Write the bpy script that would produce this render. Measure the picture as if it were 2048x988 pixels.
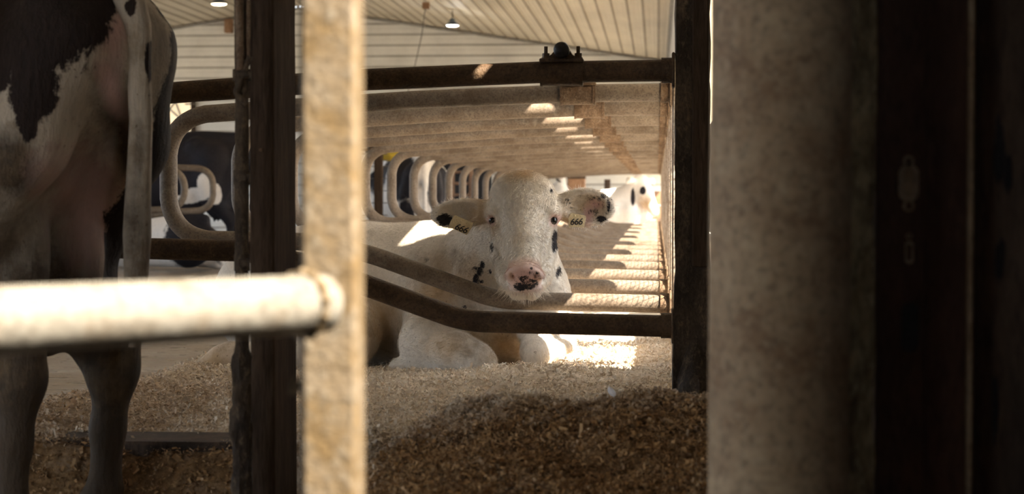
import bpy, math, random
import numpy as np
from mathutils import Vector, Matrix, Quaternion

for o in list(bpy.data.objects):
    bpy.data.objects.remove(o)
SC = bpy.context.scene
COL = SC.collection
rng = np.random.default_rng(7)
random.seed(7)

# ------------------------------------------------------------------ camera
FPX = 4000.0                       # focal length in pixels of the 2048 x 988 frame
CAM_Z = 0.70
PITCH = math.atan(99.0 / FPX)
YAW = math.atan(290.0 / FPX * math.cos(PITCH))
cam_data = bpy.data.cameras.new('camera')
cam = bpy.data.objects.new('camera', cam_data)
COL.objects.link(cam)
cam_data.sensor_width = 36.0
cam_data.lens = FPX / 2048.0 * 36.0
cam_data.clip_start = 0.05
cam_data.clip_end = 400.0
cam.location = (0, 0, CAM_Z)
cam.rotation_euler = (math.pi / 2 - PITCH, 0, YAW)
cam_data.dof.use_dof = True
cam_data.dof.focus_distance = 6.75
cam_data.dof.aperture_fstop = 6.0
SC.camera = cam

# ------------------------------------------------------------------ light
SUN_DIR = Vector((0.80, -0.50, 1.0)).normalized()       # towards the sun
sun_data = bpy.data.lights.new('sun', 'SUN')
sun = bpy.data.objects.new('sun', sun_data)
COL.objects.link(sun)
sun.rotation_euler = (-SUN_DIR).to_track_quat('-Z', 'Y').to_euler()
sun_data.energy = 36.0
sun_data.angle = math.radians(0.55)
sun_data.color = (1.0, 0.86, 0.68)
sun.location = (6, -4, 9)

WORLD = bpy.data.worlds.new('sky')
SC.world = WORLD
WORLD.use_nodes = True
wn = WORLD.node_tree
bg = wn.nodes['Background']
bg.inputs['Color'].default_value = (0.78, 0.88, 1.0, 1)
bg.inputs['Strength'].default_value = 6.6

def portal(name, loc, rot, sx, sy):
    l = bpy.data.lights.new(name, 'AREA')
    l.shape = 'RECTANGLE'; l.size = sx; l.size_y = sy
    l.cycles.is_portal = True
    o = bpy.data.objects.new(name, l); COL.objects.link(o)
    o.location = loc; o.rotation_euler = rot
    return o

SC.view_settings.view_transform = 'Standard'
SC.view_settings.look = 'None'
SC.view_settings.gamma = 1.0
SC.view_settings.use_curve_mapping = False
SC.view_settings.exposure = 0.10
SC.cycles.max_bounces = 8
SC.cycles.diffuse_bounces = 5
SC.cycles.glossy_bounces = 3
SC.cycles.transmission_bounces = 4
SC.cycles.sample_clamp_indirect = 6.0
SC.cycles.caustics_reflective = False
SC.cycles.caustics_refractive = False

# ------------------------------------------------------------------ pixel helper
_fh = np.array([-math.sin(YAW), math.cos(YAW), 0.0])
_R = np.array([math.cos(YAW), math.sin(YAW), 0.0])
_F = math.cos(PITCH) * _fh + np.array([0, 0, -math.sin(PITCH)])
_U = math.sin(PITCH) * _fh + np.array([0, 0, math.cos(PITCH)])
def P(px, py, Y):
    """World point at depth Y that the photograph shows at pixel (px, py)."""
    d = _R * (px - 1024.0) + _U * (494.0 - py) + _F * FPX
    d = d * (Y / d[1])
    return np.array([d[0], d[1], d[2] + CAM_Z])
def S(n, Y):
    """n pixels at depth Y, in metres."""
    return n * Y / FPX

# ------------------------------------------------------------------ materials
def new_mat(name):
    m = bpy.data.materials.new(name); m.use_nodes = True
    nt = m.node_tree
    b = nt.nodes['Principled BSDF']
    return m, nt, b
def N(nt, t, **kw):
    n = nt.nodes.new(t)
    for k, v in kw.items():
        setattr(n, k, v)
    return n
def rgba(c):
    return (c[0], c[1], c[2], 1.0)
def mixc(nt, fac, a, b, blend='MIX'):
    n = N(nt, 'ShaderNodeMix', data_type='RGBA', blend_type=blend)
    for sock, v in ((n.inputs[0], fac), (n.inputs[6], a), (n.inputs[7], b)):
        if hasattr(v, 'links') or isinstance(v, bpy.types.NodeSocket):
            nt.links.new(v, sock)
        elif isinstance(v, (int, float)):
            sock.default_value = v
        else:
            sock.default_value = rgba(v)
    return n.outputs[2]
def noise(nt, vec, scale, detail=4, rough=0.6, dist=0.0):
    n = N(nt, 'ShaderNodeTexNoise')
    n.inputs['Scale'].default_value = scale
    n.inputs['Detail'].default_value = detail
    n.inputs['Roughness'].default_value = rough
    n.inputs['Distortion'].default_value = dist
    nt.links.new(vec, n.inputs['Vector'])
    return n.outputs['Fac']
def ramp(nt, fac, lo, hi):
    n = N(nt, 'ShaderNodeMapRange')
    n.inputs[1].default_value = lo; n.inputs[2].default_value = hi
    nt.links.new(fac, n.inputs[0])
    return n.outputs[0]
def mth(nt, op, a, b=None):
    n = N(nt, 'ShaderNodeMath', operation=op)
    for i, v in enumerate((a, b)):
        if v is None: continue
        if isinstance(v, (int, float)): n.inputs[i].default_value = v
        else: nt.links.new(v, n.inputs[i])
    return n.outputs[0]
def worldpos(nt, scale=(1, 1, 1)):
    g = N(nt, 'ShaderNodeNewGeometry')
    if scale == (1, 1, 1):
        return g.outputs['Position']
    m = N(nt, 'ShaderNodeMapping')
    m.inputs['Scale'].default_value = scale
    nt.links.new(g.outputs['Position'], m.inputs['Vector'])
    return m.outputs[0]
def bump(nt, b, h, strength, dist=0.01):
    n = N(nt, 'ShaderNodeBump')
    n.inputs['Strength'].default_value = strength
    n.inputs['Distance'].default_value = dist
    nt.links.new(h, n.inputs['Height'])
    nt.links.new(n.outputs[0], b.inputs['Normal'])

def dirty(name, base, dirt, light=None, rough=0.75, scale=14, amount=0.5, bstr=0.5, stretch=(1, 1, 1), metallic=0.0, spec=0.3, fine=140):
    """Painted or bare surface under a patchy crust of dirt."""
    m, nt, b = new_mat(name)
    v = worldpos(nt, stretch)
    n1 = noise(nt, v, scale, 6, 0.65, 0.4)
    n2 = noise(nt, v, scale * 5.3, 5, 0.7)
    n3 = noise(nt, v, fine, 3, 0.6)
    f = ramp(nt, n1, amount - 0.12, amount + 0.14)
    c = mixc(nt, f, dirt, base)
    f2 = ramp(nt, n2, 0.52, 0.72)
    c = mixc(nt, mth(nt, 'MULTIPLY', f2, 0.6), c, light if light is not None else tuple(min(1, x * 1.5) for x in base))
    f3 = ramp(nt, n3, 0.30, 0.55)
    c = mixc(nt, mth(nt, 'SUBTRACT', 0.55, mth(nt, 'MULTIPLY', f3, 0.55)), c, tuple(x * 0.35 for x in dirt))
    nt.links.new(c, b.inputs['Base Color'])
    b.inputs['Roughness'].default_value = rough
    b.inputs['Metallic'].default_value = metallic
    b.inputs['Specular IOR Level'].default_value = spec
    h = mth(nt, 'ADD', n2, mth(nt, 'MULTIPLY', n3, 0.6))
    bump(nt, b, h, bstr, 0.006)
    return m

M = {}
M['pipe'] = dirty('dirty_stall_pipe', (0.20, 0.160, 0.122), (0.125, 0.092, 0.064), (0.27, 0.23, 0.185), 0.6, 6, 0.48, 0.3)
M['pipe_dark'] = dirty('rusty_front_pipe', (0.105, 0.066, 0.036), (0.05, 0.028, 0.015), (0.16, 0.11, 0.06), 0.62, 9, 0.5, 0.6)  # same pipe as the other dividers, its dimmer light painted into the colour
M['clamp'] = dirty('rusty_clamp', (0.22, 0.15, 0.095), (0.11, 0.065, 0.035), (0.30, 0.23, 0.16), 0.7, 16, 0.5, 0.6)
M['black_steel'] = dirty('black_steel', (0.012, 0.010, 0.010), (0.007, 0.005, 0.005), (0.05, 0.045, 0.04), 0.4, 30, 0.5, 0.3)
M['stall_post'] = dirty('stall_post_steel', (0.46, 0.40, 0.33), (0.28, 0.21, 0.15), (0.56, 0.50, 0.43), 0.7, 8, 0.5, 0.5)
M['mud_post'] = dirty('muddy_post', (0.09, 0.062, 0.038), (0.03, 0.019, 0.012), (0.20, 0.14, 0.08), 0.85, 11, 0.52, 0.9, (1, 1, 0.55))
M['dark_wood'] = dirty('dark_stained_wood', (0.075, 0.050, 0.034), (0.04, 0.026, 0.018), (0.11, 0.075, 0.05), 0.95, 9, 0.5, 0.5, (1, 1, 0.12), spec=0.04)
M['gate_rail'] = dirty('white_gate_paint', (0.155, 0.147, 0.128), (0.115, 0.09, 0.062), (0.18, 0.175, 0.16), 0.6, 15, 0.36, 0.35, fine=90)
M['gate_post'] = dirty('weathered_gate_paint', (0.145, 0.118, 0.085), (0.105, 0.07, 0.03), (0.145, 0.14, 0.122), 0.75, 16, 0.50, 0.5, fine=110)
M['column_pipe'] = dirty('dusty_column_pipe', (0.31, 0.23, 0.14), (0.19, 0.12, 0.065), (0.37, 0.295, 0.195), 0.7, 13, 0.48, 0.3, fine=90)
M['moss_wood'] = dirty('crusted_timber', (0.34, 0.26, 0.14), (0.09, 0.06, 0.03), (0.45, 0.37, 0.22), 0.9, 24, 0.5, 0.9, (1, 1, 0.4))
M['rust_channel'] = dirty('dark_rust', (0.075, 0.038, 0.024), (0.05, 0.025, 0.016), (0.10, 0.055, 0.035), 0.8, 10, 0.5, 0.4, (1, 1, 0.3))
M['slot_rim'] = dirty('worn_slot_rim', (0.34, 0.27, 0.19), (0.22, 0.16, 0.10), None, 0.7, 30, 0.5, 0.3)
M['old_board'] = dirty('old_board', (0.085, 0.055, 0.038), (0.03, 0.02, 0.013), (0.12, 0.08, 0.055), 0.85, 10, 0.45, 0.5, (1, 1, 0.2))
def panel_mat(name, base, seam, axis, period, off):
    m, nt, b = new_mat(name)
    g = N(nt, 'ShaderNodeNewGeometry'); sp = N(nt, 'ShaderNodeSeparateXYZ')
    nt.links.new(g.outputs['Position'], sp.inputs[0])
    t = mth(nt, 'FRACT', mth(nt, 'DIVIDE', mth(nt, 'SUBTRACT', sp.outputs[axis], off), period))
    d = mth(nt, 'ABSOLUTE', mth(nt, 'SUBTRACT', t, 0.5))          # 0.5 at the rib
    n1 = noise(nt, worldpos(nt, (1, 0.25, 1)), 1.6, 4, 0.6)
    lines = mth(nt, 'MULTIPLY', ramp(nt, d, 0.385, 0.46), mth(nt, 'ADD', 0.45, mth(nt, 'MULTIPLY', n1, 0.9)))
    c = mixc(nt, ramp(nt, n1, 0.35, 0.75), base, tuple(x * 0.80 for x in base))
    c = mixc(nt, lines, c, seam)
    nt.links.new(c, b.inputs['Base Color'])
    b.inputs['Roughness'].default_value = 0.55
    b.inputs['Specular IOR Level'].default_value = 0.15
    return m
M['siding'] = panel_mat('white_liner_panel', (0.74, 0.73, 0.69), (0.30, 0.28, 0.25), 2, 0.242, 0.022)
M['ceil'] = panel_mat('cream_ceiling_panel', (0.76, 0.70, 0.58), (0.26, 0.21, 0.15), 0, 0.262, 0.022)
M['trim'] = dirty('grey_trim', (0.38, 0.37, 0.35), (0.28, 0.26, 0.23), None, 0.6, 3, 0.5, 0.1)
M['wall_board'] = dirty('side_wall_board', (0.55, 0.47, 0.36), (0.38, 0.30, 0.20), (0.62, 0.56, 0.46), 0.8, 5, 0.5, 0.3, (1, 0.3, 1))
M['concrete'] = dirty('concrete', (0.34, 0.31, 0.27), (0.22, 0.19, 0.15), None, 0.85, 5, 0.5, 0.4)
M['gravel'] = dirty('pale_gravel_yard', (0.50, 0.45, 0.37), (0.40, 0.35, 0.28), None, 0.95, 6, 0.5, 0.4)
M['cardboard'] = dirty('brown_box', (0.33, 0.20, 0.12), (0.26, 0.15, 0.09), None, 0.85, 5, 0.5, 0.2)
M['white_bag'] = dirty('white_plastic', (0.74, 0.73, 0.72), (0.55, 0.53, 0.50), None, 0.5, 6, 0.4, 0.3)
M['hay'] = dirty('hay', (0.48, 0.30, 0.12), (0.28, 0.16, 0.06), None, 0.95, 20, 0.5, 0.9)
M['yellow'] = dirty('yellow_plastic', (0.55, 0.40, 0.05), (0.30, 0.24, 0.05), None, 0.5, 6, 0.45, 0.2)
M['dark_gate'] = dirty('brown_gate_bars', (0.24, 0.15, 0.10), (0.15, 0.09, 0.06), None, 0.7, 8, 0.5, 0.3)
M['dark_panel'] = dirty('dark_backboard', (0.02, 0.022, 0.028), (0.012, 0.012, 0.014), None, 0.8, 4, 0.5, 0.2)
M['cable'] = dirty('grey_cable', (0.16, 0.14, 0.12), (0.10, 0.09, 0.08), None, 0.7, 8, 0.5, 0.1)
M['tag'] = dirty('yellowed_tag', (0.70, 0.58, 0.36), (0.55, 0.42, 0.22), (0.78, 0.68, 0.48), 0.45, 30, 0.40, 0.1, fine=300)
M['ink'] = dirty('black_ink', (0.035, 0.03, 0.03), (0.02, 0.018, 0.018), None, 0.6, 60, 0.5, 0.0)
M['hoof'] = dirty('hoof_horn', (0.10, 0.075, 0.05), (0.05, 0.035, 0.02), None, 0.6, 30, 0.5, 0.4)

def plain(name, c, rough=0.6, emit=None, estr=0.0, spec=0.3):
    m, nt, b = new_mat(name)
    b.inputs['Base Color'].default_value = rgba(c)
    b.inputs['Roughness'].default_value = rough
    b.inputs['Specular IOR Level'].default_value = spec
    if emit:
        b.inputs['Emission Color'].default_value = rgba(emit)
        b.inputs['Emission Strength'].default_value = estr
    return m
M['eye'] = plain('eye_black', (0.010, 0.007, 0.006), 0.08, spec=0.6)
M['lamp_glow'] = plain('lamp_glow', (0.9, 0.9, 0.9), 0.5, (1.0, 0.93, 0.85), 14.0)
M['lamp_glow_warm'] = plain('warm_lamp_glow', (0.9, 0.85, 0.75), 0.5, (1.0, 0.80, 0.52), 9.0)
M['lamp_shade'] = plain('blue_grey_shade', (0.10, 0.12, 0.15), 0.5)
M['whisker'] = plain('pale_hair', (0.80, 0.72, 0.60), 0.6)
M['white_hair'] = plain('white_hair', (0.80, 0.75, 0.68), 0.7)
M['feather'] = plain('white_feather', (0.80, 0.80, 0.84), 0.6)

def curtain_mat():
    m, nt, b = new_mat('translucent_curtain')
    out = nt.nodes['Material Output']
    d = N(nt, 'ShaderNodeBsdfDiffuse'); d.inputs[0].default_value = (0.72, 0.62, 0.47, 1)
    t = N(nt, 'ShaderNodeBsdfTranslucent'); t.inputs[0].default_value = (0.80, 0.66, 0.46, 1)
    mx = N(nt, 'ShaderNodeMixShader'); mx.inputs[0].default_value = 0.38
    nt.links.new(d.outputs[0], mx.inputs[1]); nt.links.new(t.outputs[0], mx.inputs[2])
    nt.links.new(mx.outputs[0], out.inputs['Surface'])
    return m
M['curtain'] = curtain_mat()

def floor_mat():
    m, nt, b = new_mat('wet_alley_floor')
    v = worldpos(nt)
    n1 = noise(nt, v, 0.9, 5, 0.6, 0.5); n2 = noise(nt, worldpos(nt, (1, 2.4, 1)), 6, 5, 0.65, 0.6); n3 = noise(nt, v, 60, 3)
    c = mixc(nt, ramp(nt, n2, 0.4, 0.62), (0.105, 0.075, 0.048), (0.25, 0.215, 0.175))
    c = mixc(nt, mth(nt, 'MULTIPLY', ramp(nt, n1, 0.40, 0.62), 0.6), c, (0.33, 0.31, 0.29))
    nt.links.new(c, b.inputs['Base Color'])
    r = mth(nt, 'ADD', 0.22, mth(nt, 'MULTIPLY', ramp(nt, n2, 0.35, 0.65), 0.5))
    nt.links.new(r, b.inputs['Roughness'])
    bump(nt, b, mth(nt, 'ADD', n2, mth(nt, 'MULTIPLY', n3, 0.15)), 0.5, 0.03)
    return m
M['floor'] = floor_mat()

def bedding_mat(name, clean_a, clean_b, dirt_a, dirt_b, fscale):
    """Wood shavings: the attribute 'soil' says how much manure is mixed in, 'tone' is each flake's own shade."""
    m, nt, b = new_mat(name)
    v = worldpos(nt)
    soil = N(nt, 'ShaderNodeAttribute', attribute_name='soil').outputs['Fac']
    tone = N(nt, 'ShaderNodeAttribute', attribute_name='tone').outputs['Fac']
    n1 = noise(nt, v, fscale, 5, 0.7); n2 = noise(nt, v, fscale * 0.22, 4, 0.6)
    t = mth(nt, 'ADD', mth(nt, 'MULTIPLY', n1, 0.6), mth(nt, 'MULTIPLY', tone, 0.5))
    t = ramp(nt, t, 0.28, 0.82)
    cl = mixc(nt, t, clean_a, clean_b)
    dt = mixc(nt, t, dirt_a, dirt_b)
    s = mth(nt, 'ADD', soil, mth(nt, 'MULTIPLY', mth(nt, 'SUBTRACT', n2, 0.5), 0.9))
    c = mixc(nt, ramp(nt, s, 0.1, 0.9), cl, dt)
    nt.links.new(c, b.inputs['Base Color'])
    b.inputs['Roughness'].default_value = 0.85
    b.inputs['Specular IOR Level'].default_value = 0.2
    bump(nt, b, n1, 0.9, 0.012)
    return m
M['bed'] = bedding_mat('packed_shavings', (0.66, 0.54, 0.41), (0.84, 0.73, 0.59), (0.10, 0.055, 0.025), (0.40, 0.24, 0.11), 55)
M['flake'] = bedding_mat('loose_shavings', (0.66, 0.53, 0.39), (0.92, 0.84, 0.71), (0.17, 0.095, 0.042), (0.54, 0.335, 0.16), 40)

def coat_mat(name, white, black, hair=(1, 1, 1), tan_col=(0.45, 0.28, 0.12), grime=0.25, fine=120, sheen=0.12, smax=0.85, edge=0.9, bst=0.35):
    """Cow's coat. Attributes on the mesh: blk (black patches), pink (bare skin), tan (old stains), each a soft field that the noise here makes crisp."""
    m, nt, b = new_mat(name)
    tc = N(nt, 'ShaderNodeTexCoord')
    v = tc.outputs['Object']
    mp = N(nt, 'ShaderNodeMapping'); mp.inputs['Scale'].default_value = hair
    nt.links.new(v, mp.inputs['Vector'])
    at = lambda a: N(nt, 'ShaderNodeAttribute', attribute_name=a).outputs['Fac']
    nf = noise(nt, mp.outputs[0], fine, 5, 0.7, 0.3)
    nm = noise(nt, v, 22, 5, 0.7)
    nl = noise(nt, v, 5, 4, 0.6)
    w = mixc(nt, ramp(nt, nf, 0.3, 0.7), tuple(x * 0.78 for x in white), white)
    tf = mth(nt, 'ADD', at('tan'), mth(nt, 'MULTIPLY', mth(nt, 'SUBTRACT', nm, 0.5), 0.9))
    w = mixc(nt, mth(nt, 'MULTIPLY', ramp(nt, tf, 0.15, 0.9), smax), w, tan_col)
    w = mixc(nt, mth(nt, 'MULTIPLY', ramp(nt, mth(nt, 'ADD', nl, mth(nt, 'MULTIPLY', nm, 0.5)), 0.78, 1.0), grime), w, (0.20, 0.14, 0.08))
    sp = noise(nt, v, 85, 2, 0.5)
    w = mixc(nt, mth(nt, 'MULTIPLY', ramp(nt, sp, 0.71, 0.74), 0.7 if grime > 0 else 0), w, (0.12, 0.08, 0.05))
    pf = mth(nt, 'ADD', at('pink'), mth(nt, 'MULTIPLY', mth(nt, 'SUBTRACT', nm, 0.5), 0.35))
    w = mixc(nt, ramp(nt, pf, 0.25, 0.75), w, (0.64, 0.42, 0.37))
    bf = mth(nt, 'ADD', at('blk'), mth(nt, 'MULTIPLY', mth(nt, 'SUBTRACT', mth(nt, 'ADD', mth(nt, 'MULTIPLY', nm, 0.6), mth(nt, 'MULTIPLY', nf, 0.4)), 0.5), edge))
    kb = mixc(nt, ramp(nt, nf, 0.3, 0.7), black, tuple(x * 2.0 for x in black))
    c = mixc(nt, ramp(nt, bf, 0.46, 0.54), w, kb)
    nt.links.new(c, b.inputs['Base Color'])
    b.inputs['Roughness'].default_value = 0.7
    b.inputs['Specular IOR Level'].default_value = 0.15
    b.inputs['Sheen Weight'].default_value = sheen
    bump(nt, b, mth(nt, 'ADD', nf, mth(nt, 'MULTIPLY', nm, 0.8)), bst, 0.006 if bst < 0.5 else 0.012)
    return m
M['coat_main'] = coat_mat('white_cow_coat', (0.80, 0.73, 0.63), (0.012, 0.010, 0.012), (1, 1, 0.6), (0.54, 0.38, 0.21), 0.6)
M['coat_left'] = coat_mat('soiled_cow_coat', (0.52, 0.44, 0.34), (0.017, 0.011, 0.009), (1, 1, 0.25), (0.06, 0.040, 0.025), 0.85, 80, 0.0, 0.93, 0.9, 0.75)
M['coat_far'] = coat_mat('far_cow_coat', (0.84, 0.80, 0.75), (0.012, 0.011, 0.014), (1, 1, 1), (0.50, 0.32, 0.16), 0.15, 60, 0.0, 0.8, 0.45)

# ------------------------------------------------------------------ mesh helpers
def link(name, me, mat, parent=None, smooth=True):
    o = bpy.data.objects.new(name, me); COL.objects.link(o)
    if mat is not None: me.materials.append(mat)
    if smooth and len(me.polygons):
        me.polygons.foreach_set('use_smooth', np.ones(len(me.polygons), dtype=bool))
    if parent is not None: o.parent = parent
    return o
class MB:
    """Collects solids into one mesh."""
    def __init__(s): s.v = []; s.f = []
    def add(s, V, F):
        n = len(s.v); s.v += [tuple(map(float, p)) for p in V]; s.f += [tuple(i + n for i in f) for f in F]
        return s
    def box(s, lo, hi, bev=0.0, rot=None, at=(0, 0, 0)):
        lo = np.array(lo, float); hi = np.array(hi, float)
        if bev <= 0:
            V = [(x, y, z) for x in (lo[0], hi[0]) for y in (lo[1], hi[1]) for z in (lo[2], hi[2])]
            F = [(0, 1, 3, 2), (4, 6, 7, 5), (0, 4, 5, 1), (2, 3, 7, 6), (0, 2, 6, 4), (1, 5, 7, 3)]
        else:
            c = (lo + hi) / 2; h = (hi - lo) / 2; V = []; idx = {}
            for sx in (-1, 1):
                for sy in (-1, 1):
                    for sz in (-1, 1):
                        for ax in range(3):
                            p = np.array([sx, sy, sz]) * (h - bev); p[ax] = (sx, sy, sz)[ax] * h[ax]
                            idx[(sx, sy, sz, ax)] = len(V); V.append(c + p)
            F = []
            g = lambda *k: idx[k]
            for a in (-1, 1):
                F.append((g(a, -1, -1, 0), g(a, 1, -1, 0), g(a, 1, 1, 0), g(a, -1, 1, 0))[::a])
                F.append((g(-1, a, -1, 1), g(-1, a, 1, 1), g(1, a, 1, 1), g(1, a, -1, 1))[::a])
                F.append((g(-1, -1, a, 2), g(1, -1, a, 2), g(1, 1, a, 2), g(-1, 1, a, 2))[::a])
                for b_ in (-1, 1):
                    F.append((g(a, b_, -1, 0), g(a, b_, 1, 0), g(a, b_, 1, 1), g(a, b_, -1, 1)))
                    F.append((g(a, -1, b_, 0), g(a, 1, b_, 0), g(a, 1, b_, 2), g(a, -1, b_, 2)))
                    F.append((g(-1, a, b_, 1), g(1, a, b_, 1), g(1, a, b_, 2), g(-1, a, b_, 2)))
                    for c_ in (-1, 1):
                        F.append((g(a, b_, c_, 0), g(a, b_, c_, 1), g(a, b_, c_, 2)))
        if rot is not None:
            V = [tuple(rot @ Vector(p)) for p in V]
        V = [tuple(np.array(p, float) + np.array(at, float)) for p in V]
        return s.add(V, F)
    def tube(s, pts, r, seg=20, cap=True, flat=None):
        pts = [np.array(p, float) for p in pts]; n = len(pts)
        r = [r] * n if isinstance(r, (int, float)) else r
        T = []
        for i in range(n):
            t = pts[min(i + 1, n - 1)] - pts[max(i - 1, 0)]
            T.append(t / (np.linalg.norm(t) + 1e-9))
        a = np.array([0, 0, 1.0]) if abs(T[0][2]) < 0.9 else np.array([1.0, 0, 0])
        u = np.cross(T[0], a); u /= np.linalg.norm(u)
        V = []; F = []
        for i in range(n):
            u = u - T[i] * np.dot(u, T[i]); u /= np.linalg.norm(u); w = np.cross(T[i], u)
            for k in range(seg):
                t = 2 * math.pi * k / seg
                V.append(pts[i] + r[i] * (math.cos(t) * u + math.sin(t) * w))
        for i in range(n - 1):
            for k in range(seg):
                k2 = (k + 1) % seg
                F.append((i * seg + k, i * seg + k2, (i + 1) * seg + k2, (i + 1) * seg + k))
        if cap:
            F.append(tuple(range(seg))[::-1]); F.append(tuple((n - 1) * seg + k for k in range(seg)))
        return s.add(V, F)
    def lathe(s, prof, c=(0, 0, 0), seg=24):
        V = []; F = []; n = len(prof)
        for (r, z) in prof:
            for k in range(seg):
                t = 2 * math.pi * k / seg
                V.append((c[0] + r * math.cos(t), c[1] + r * math.sin(t), c[2] + z))
        for i in range(n - 1):
            for k in range(seg):
                k2 = (k + 1) % seg
                F.append((i * seg + k, i * seg + k2, (i + 1) * seg + k2, (i + 1) * seg + k))
        F.append(tuple(range(seg))[::-1]); F.append(tuple((n - 1) * seg + k for k in range(seg)))
        return s.add(V, F)
    def prism(s, outline, y0, y1):
        """Outline in x, z pulled from y0 to y1."""
        n = len(outline)
        V = [(x, y0, z) for x, z in outline] + [(x, y1, z) for x, z in outline]
        F = [tuple(range(n)), tuple(range(2 * n - 1, n - 1, -1))]
        F += [(i, n + i, n + (i + 1) % n, (i + 1) % n) for i in range(n)]
        return s.add(V, F)
    def build(s, name, mat, parent=None, smooth=False, loc=None):
        me = bpy.data.meshes.new(name)
        v = s.v
        if loc is not None:
            v = [(p[0] - loc[0], p[1] - loc[1], p[2] - loc[2]) for p in v]
        me.from_pydata(v, [], s.f); me.update()
        import bmesh
        bm = bmesh.new(); bm.from_mesh(me)
        bmesh.ops.recalc_face_normals(bm, faces=bm.faces); bm.to_mesh(me); bm.free()
        o = link(name, me, mat, parent, smooth)
        if smooth:
            me.set_sharp_from_angle(angle=math.radians(42))
        if loc is not None and parent is None:
            o.location = loc
        return o
def fillet(pts, rad, n=8):
    """Rounds the corners of a polyline."""
    pts = [np.array(p, float) for p in pts]; out = [pts[0]]
    for i in range(1, len(pts) - 1):
        a, b, c = pts[i - 1], pts[i], pts[i + 1]
        r = rad[i] if isinstance(rad, (list, tuple)) else rad
        d1 = (a - b); d2 = (c - b); l1 = np.linalg.norm(d1); l2 = np.linalg.norm(d2)
        d1 /= l1; d2 /= l2
        ang = math.acos(max(-1, min(1, float(np.dot(d1, d2)))))
        t = min(r / max(1e-6, math.tan(ang / 2)), l1 * 0.49, l2 * 0.49)
        p0 = b + d1 * t; p2 = b + d2 * t
        for k in range(n + 1):
            u = k / n
            out.append((1 - u) ** 2 * p0 * 1.0 + 2 * u * (1 - u) * (b * 0.80 + (p0 + p2) * 0.10) + u ** 2 * p2)
    out.append(pts[-1]); return out
def densify(pts, step):
    out = []
    for a, b in zip(pts[:-1], pts[1:]):
        a = np.array(a, float); b = np.array(b, float)
        k = max(1, int(np.linalg.norm(b - a) / step))
        out += [a + (b - a) * i / k for i in range(k)]
    return out + [np.array(pts[-1], float)]

def tag(o, label=None, cat=None, group=None, kind=None):
    if label: o['label'] = label
    if cat: o['category'] = cat
    if group: o['group'] = group
    if kind: o['kind'] = kind
    return o
def thing(name, label, cat, loc=(0, 0, 0), group=None, rz=0.0):
    o = bpy.data.objects.new(name, None); COL.objects.link(o)
    o.empty_display_size = 0.1
    o.location = loc; o.rotation_euler = (0, 0, rz)
    return tag(o, label, cat, group)
def copy_tree(o, parent=None):
    c = o.copy(); COL.objects.link(c)
    if parent is not None: c.parent = parent
    for ch in list(o.children): copy_tree(ch, c)
    return c
def world_part(mb, name, mat, root, smooth=True):
    """Part given in world coordinates, stored relative to its thing's (unrotated) base."""
    p = mb.build(name, mat, None, smooth)
    me = p.data
    L = root
    off = Vector((0, 0, 0))
    while L is not None:
        off += L.location; L = L.parent
    me.transform(Matrix.Translation(-off))
    p.parent = root
    return p
def sub_at(root):
    off = Vector((0, 0, 0)); L = root
    while L is not None:
        off += L.location; L = L.parent
    return np.array(off)

# smooth value noise for shapes
def vnoise(x, y, z=0.0, seed=0):
    x = np.asarray(x, float); y = np.asarray(y, float); z = np.zeros_like(x) + z
    xi = np.floor(x).astype(np.int64); yi = np.floor(y).astype(np.int64); zi = np.floor(z).astype(np.int64)
    fx = x - xi; fy = y - yi; fz = z - zi
    fx = fx * fx * (3 - 2 * fx); fy = fy * fy * (3 - 2 * fy); fz = fz * fz * (3 - 2 * fz)
    def h(a, b, c):
        n = (a * 73856093) ^ (b * 19349663) ^ (c * 83492791) ^ (seed * 2654435761)
        n = (n ^ (n >> 13)) * 1274126177
        n = n & 0x7fffffff
        return ((n ^ (n >> 16)) & 0xffff) / 65535.0
    r = 0
    for dx in (0, 1):
        for dy in (0, 1):
            for dz in (0, 1):
                w = (fx if dx else 1 - fx) * (fy if dy else 1 - fy) * (fz if dz else 1 - fz)
                r = r + w * h(xi + dx, yi + dy, zi + dz)
    return r - 0.5
def fbm(x, y, z=0.0, oct=4, seed=0):
    r = 0; a = 1.0; f = 1.0
    for i in range(oct):
        r = r + a * vnoise(np.asarray(x) * f, np.asarray(y) * f, np.asarray(z) * f, seed + i); a *= 0.5; f *= 2.03
    return r

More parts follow.
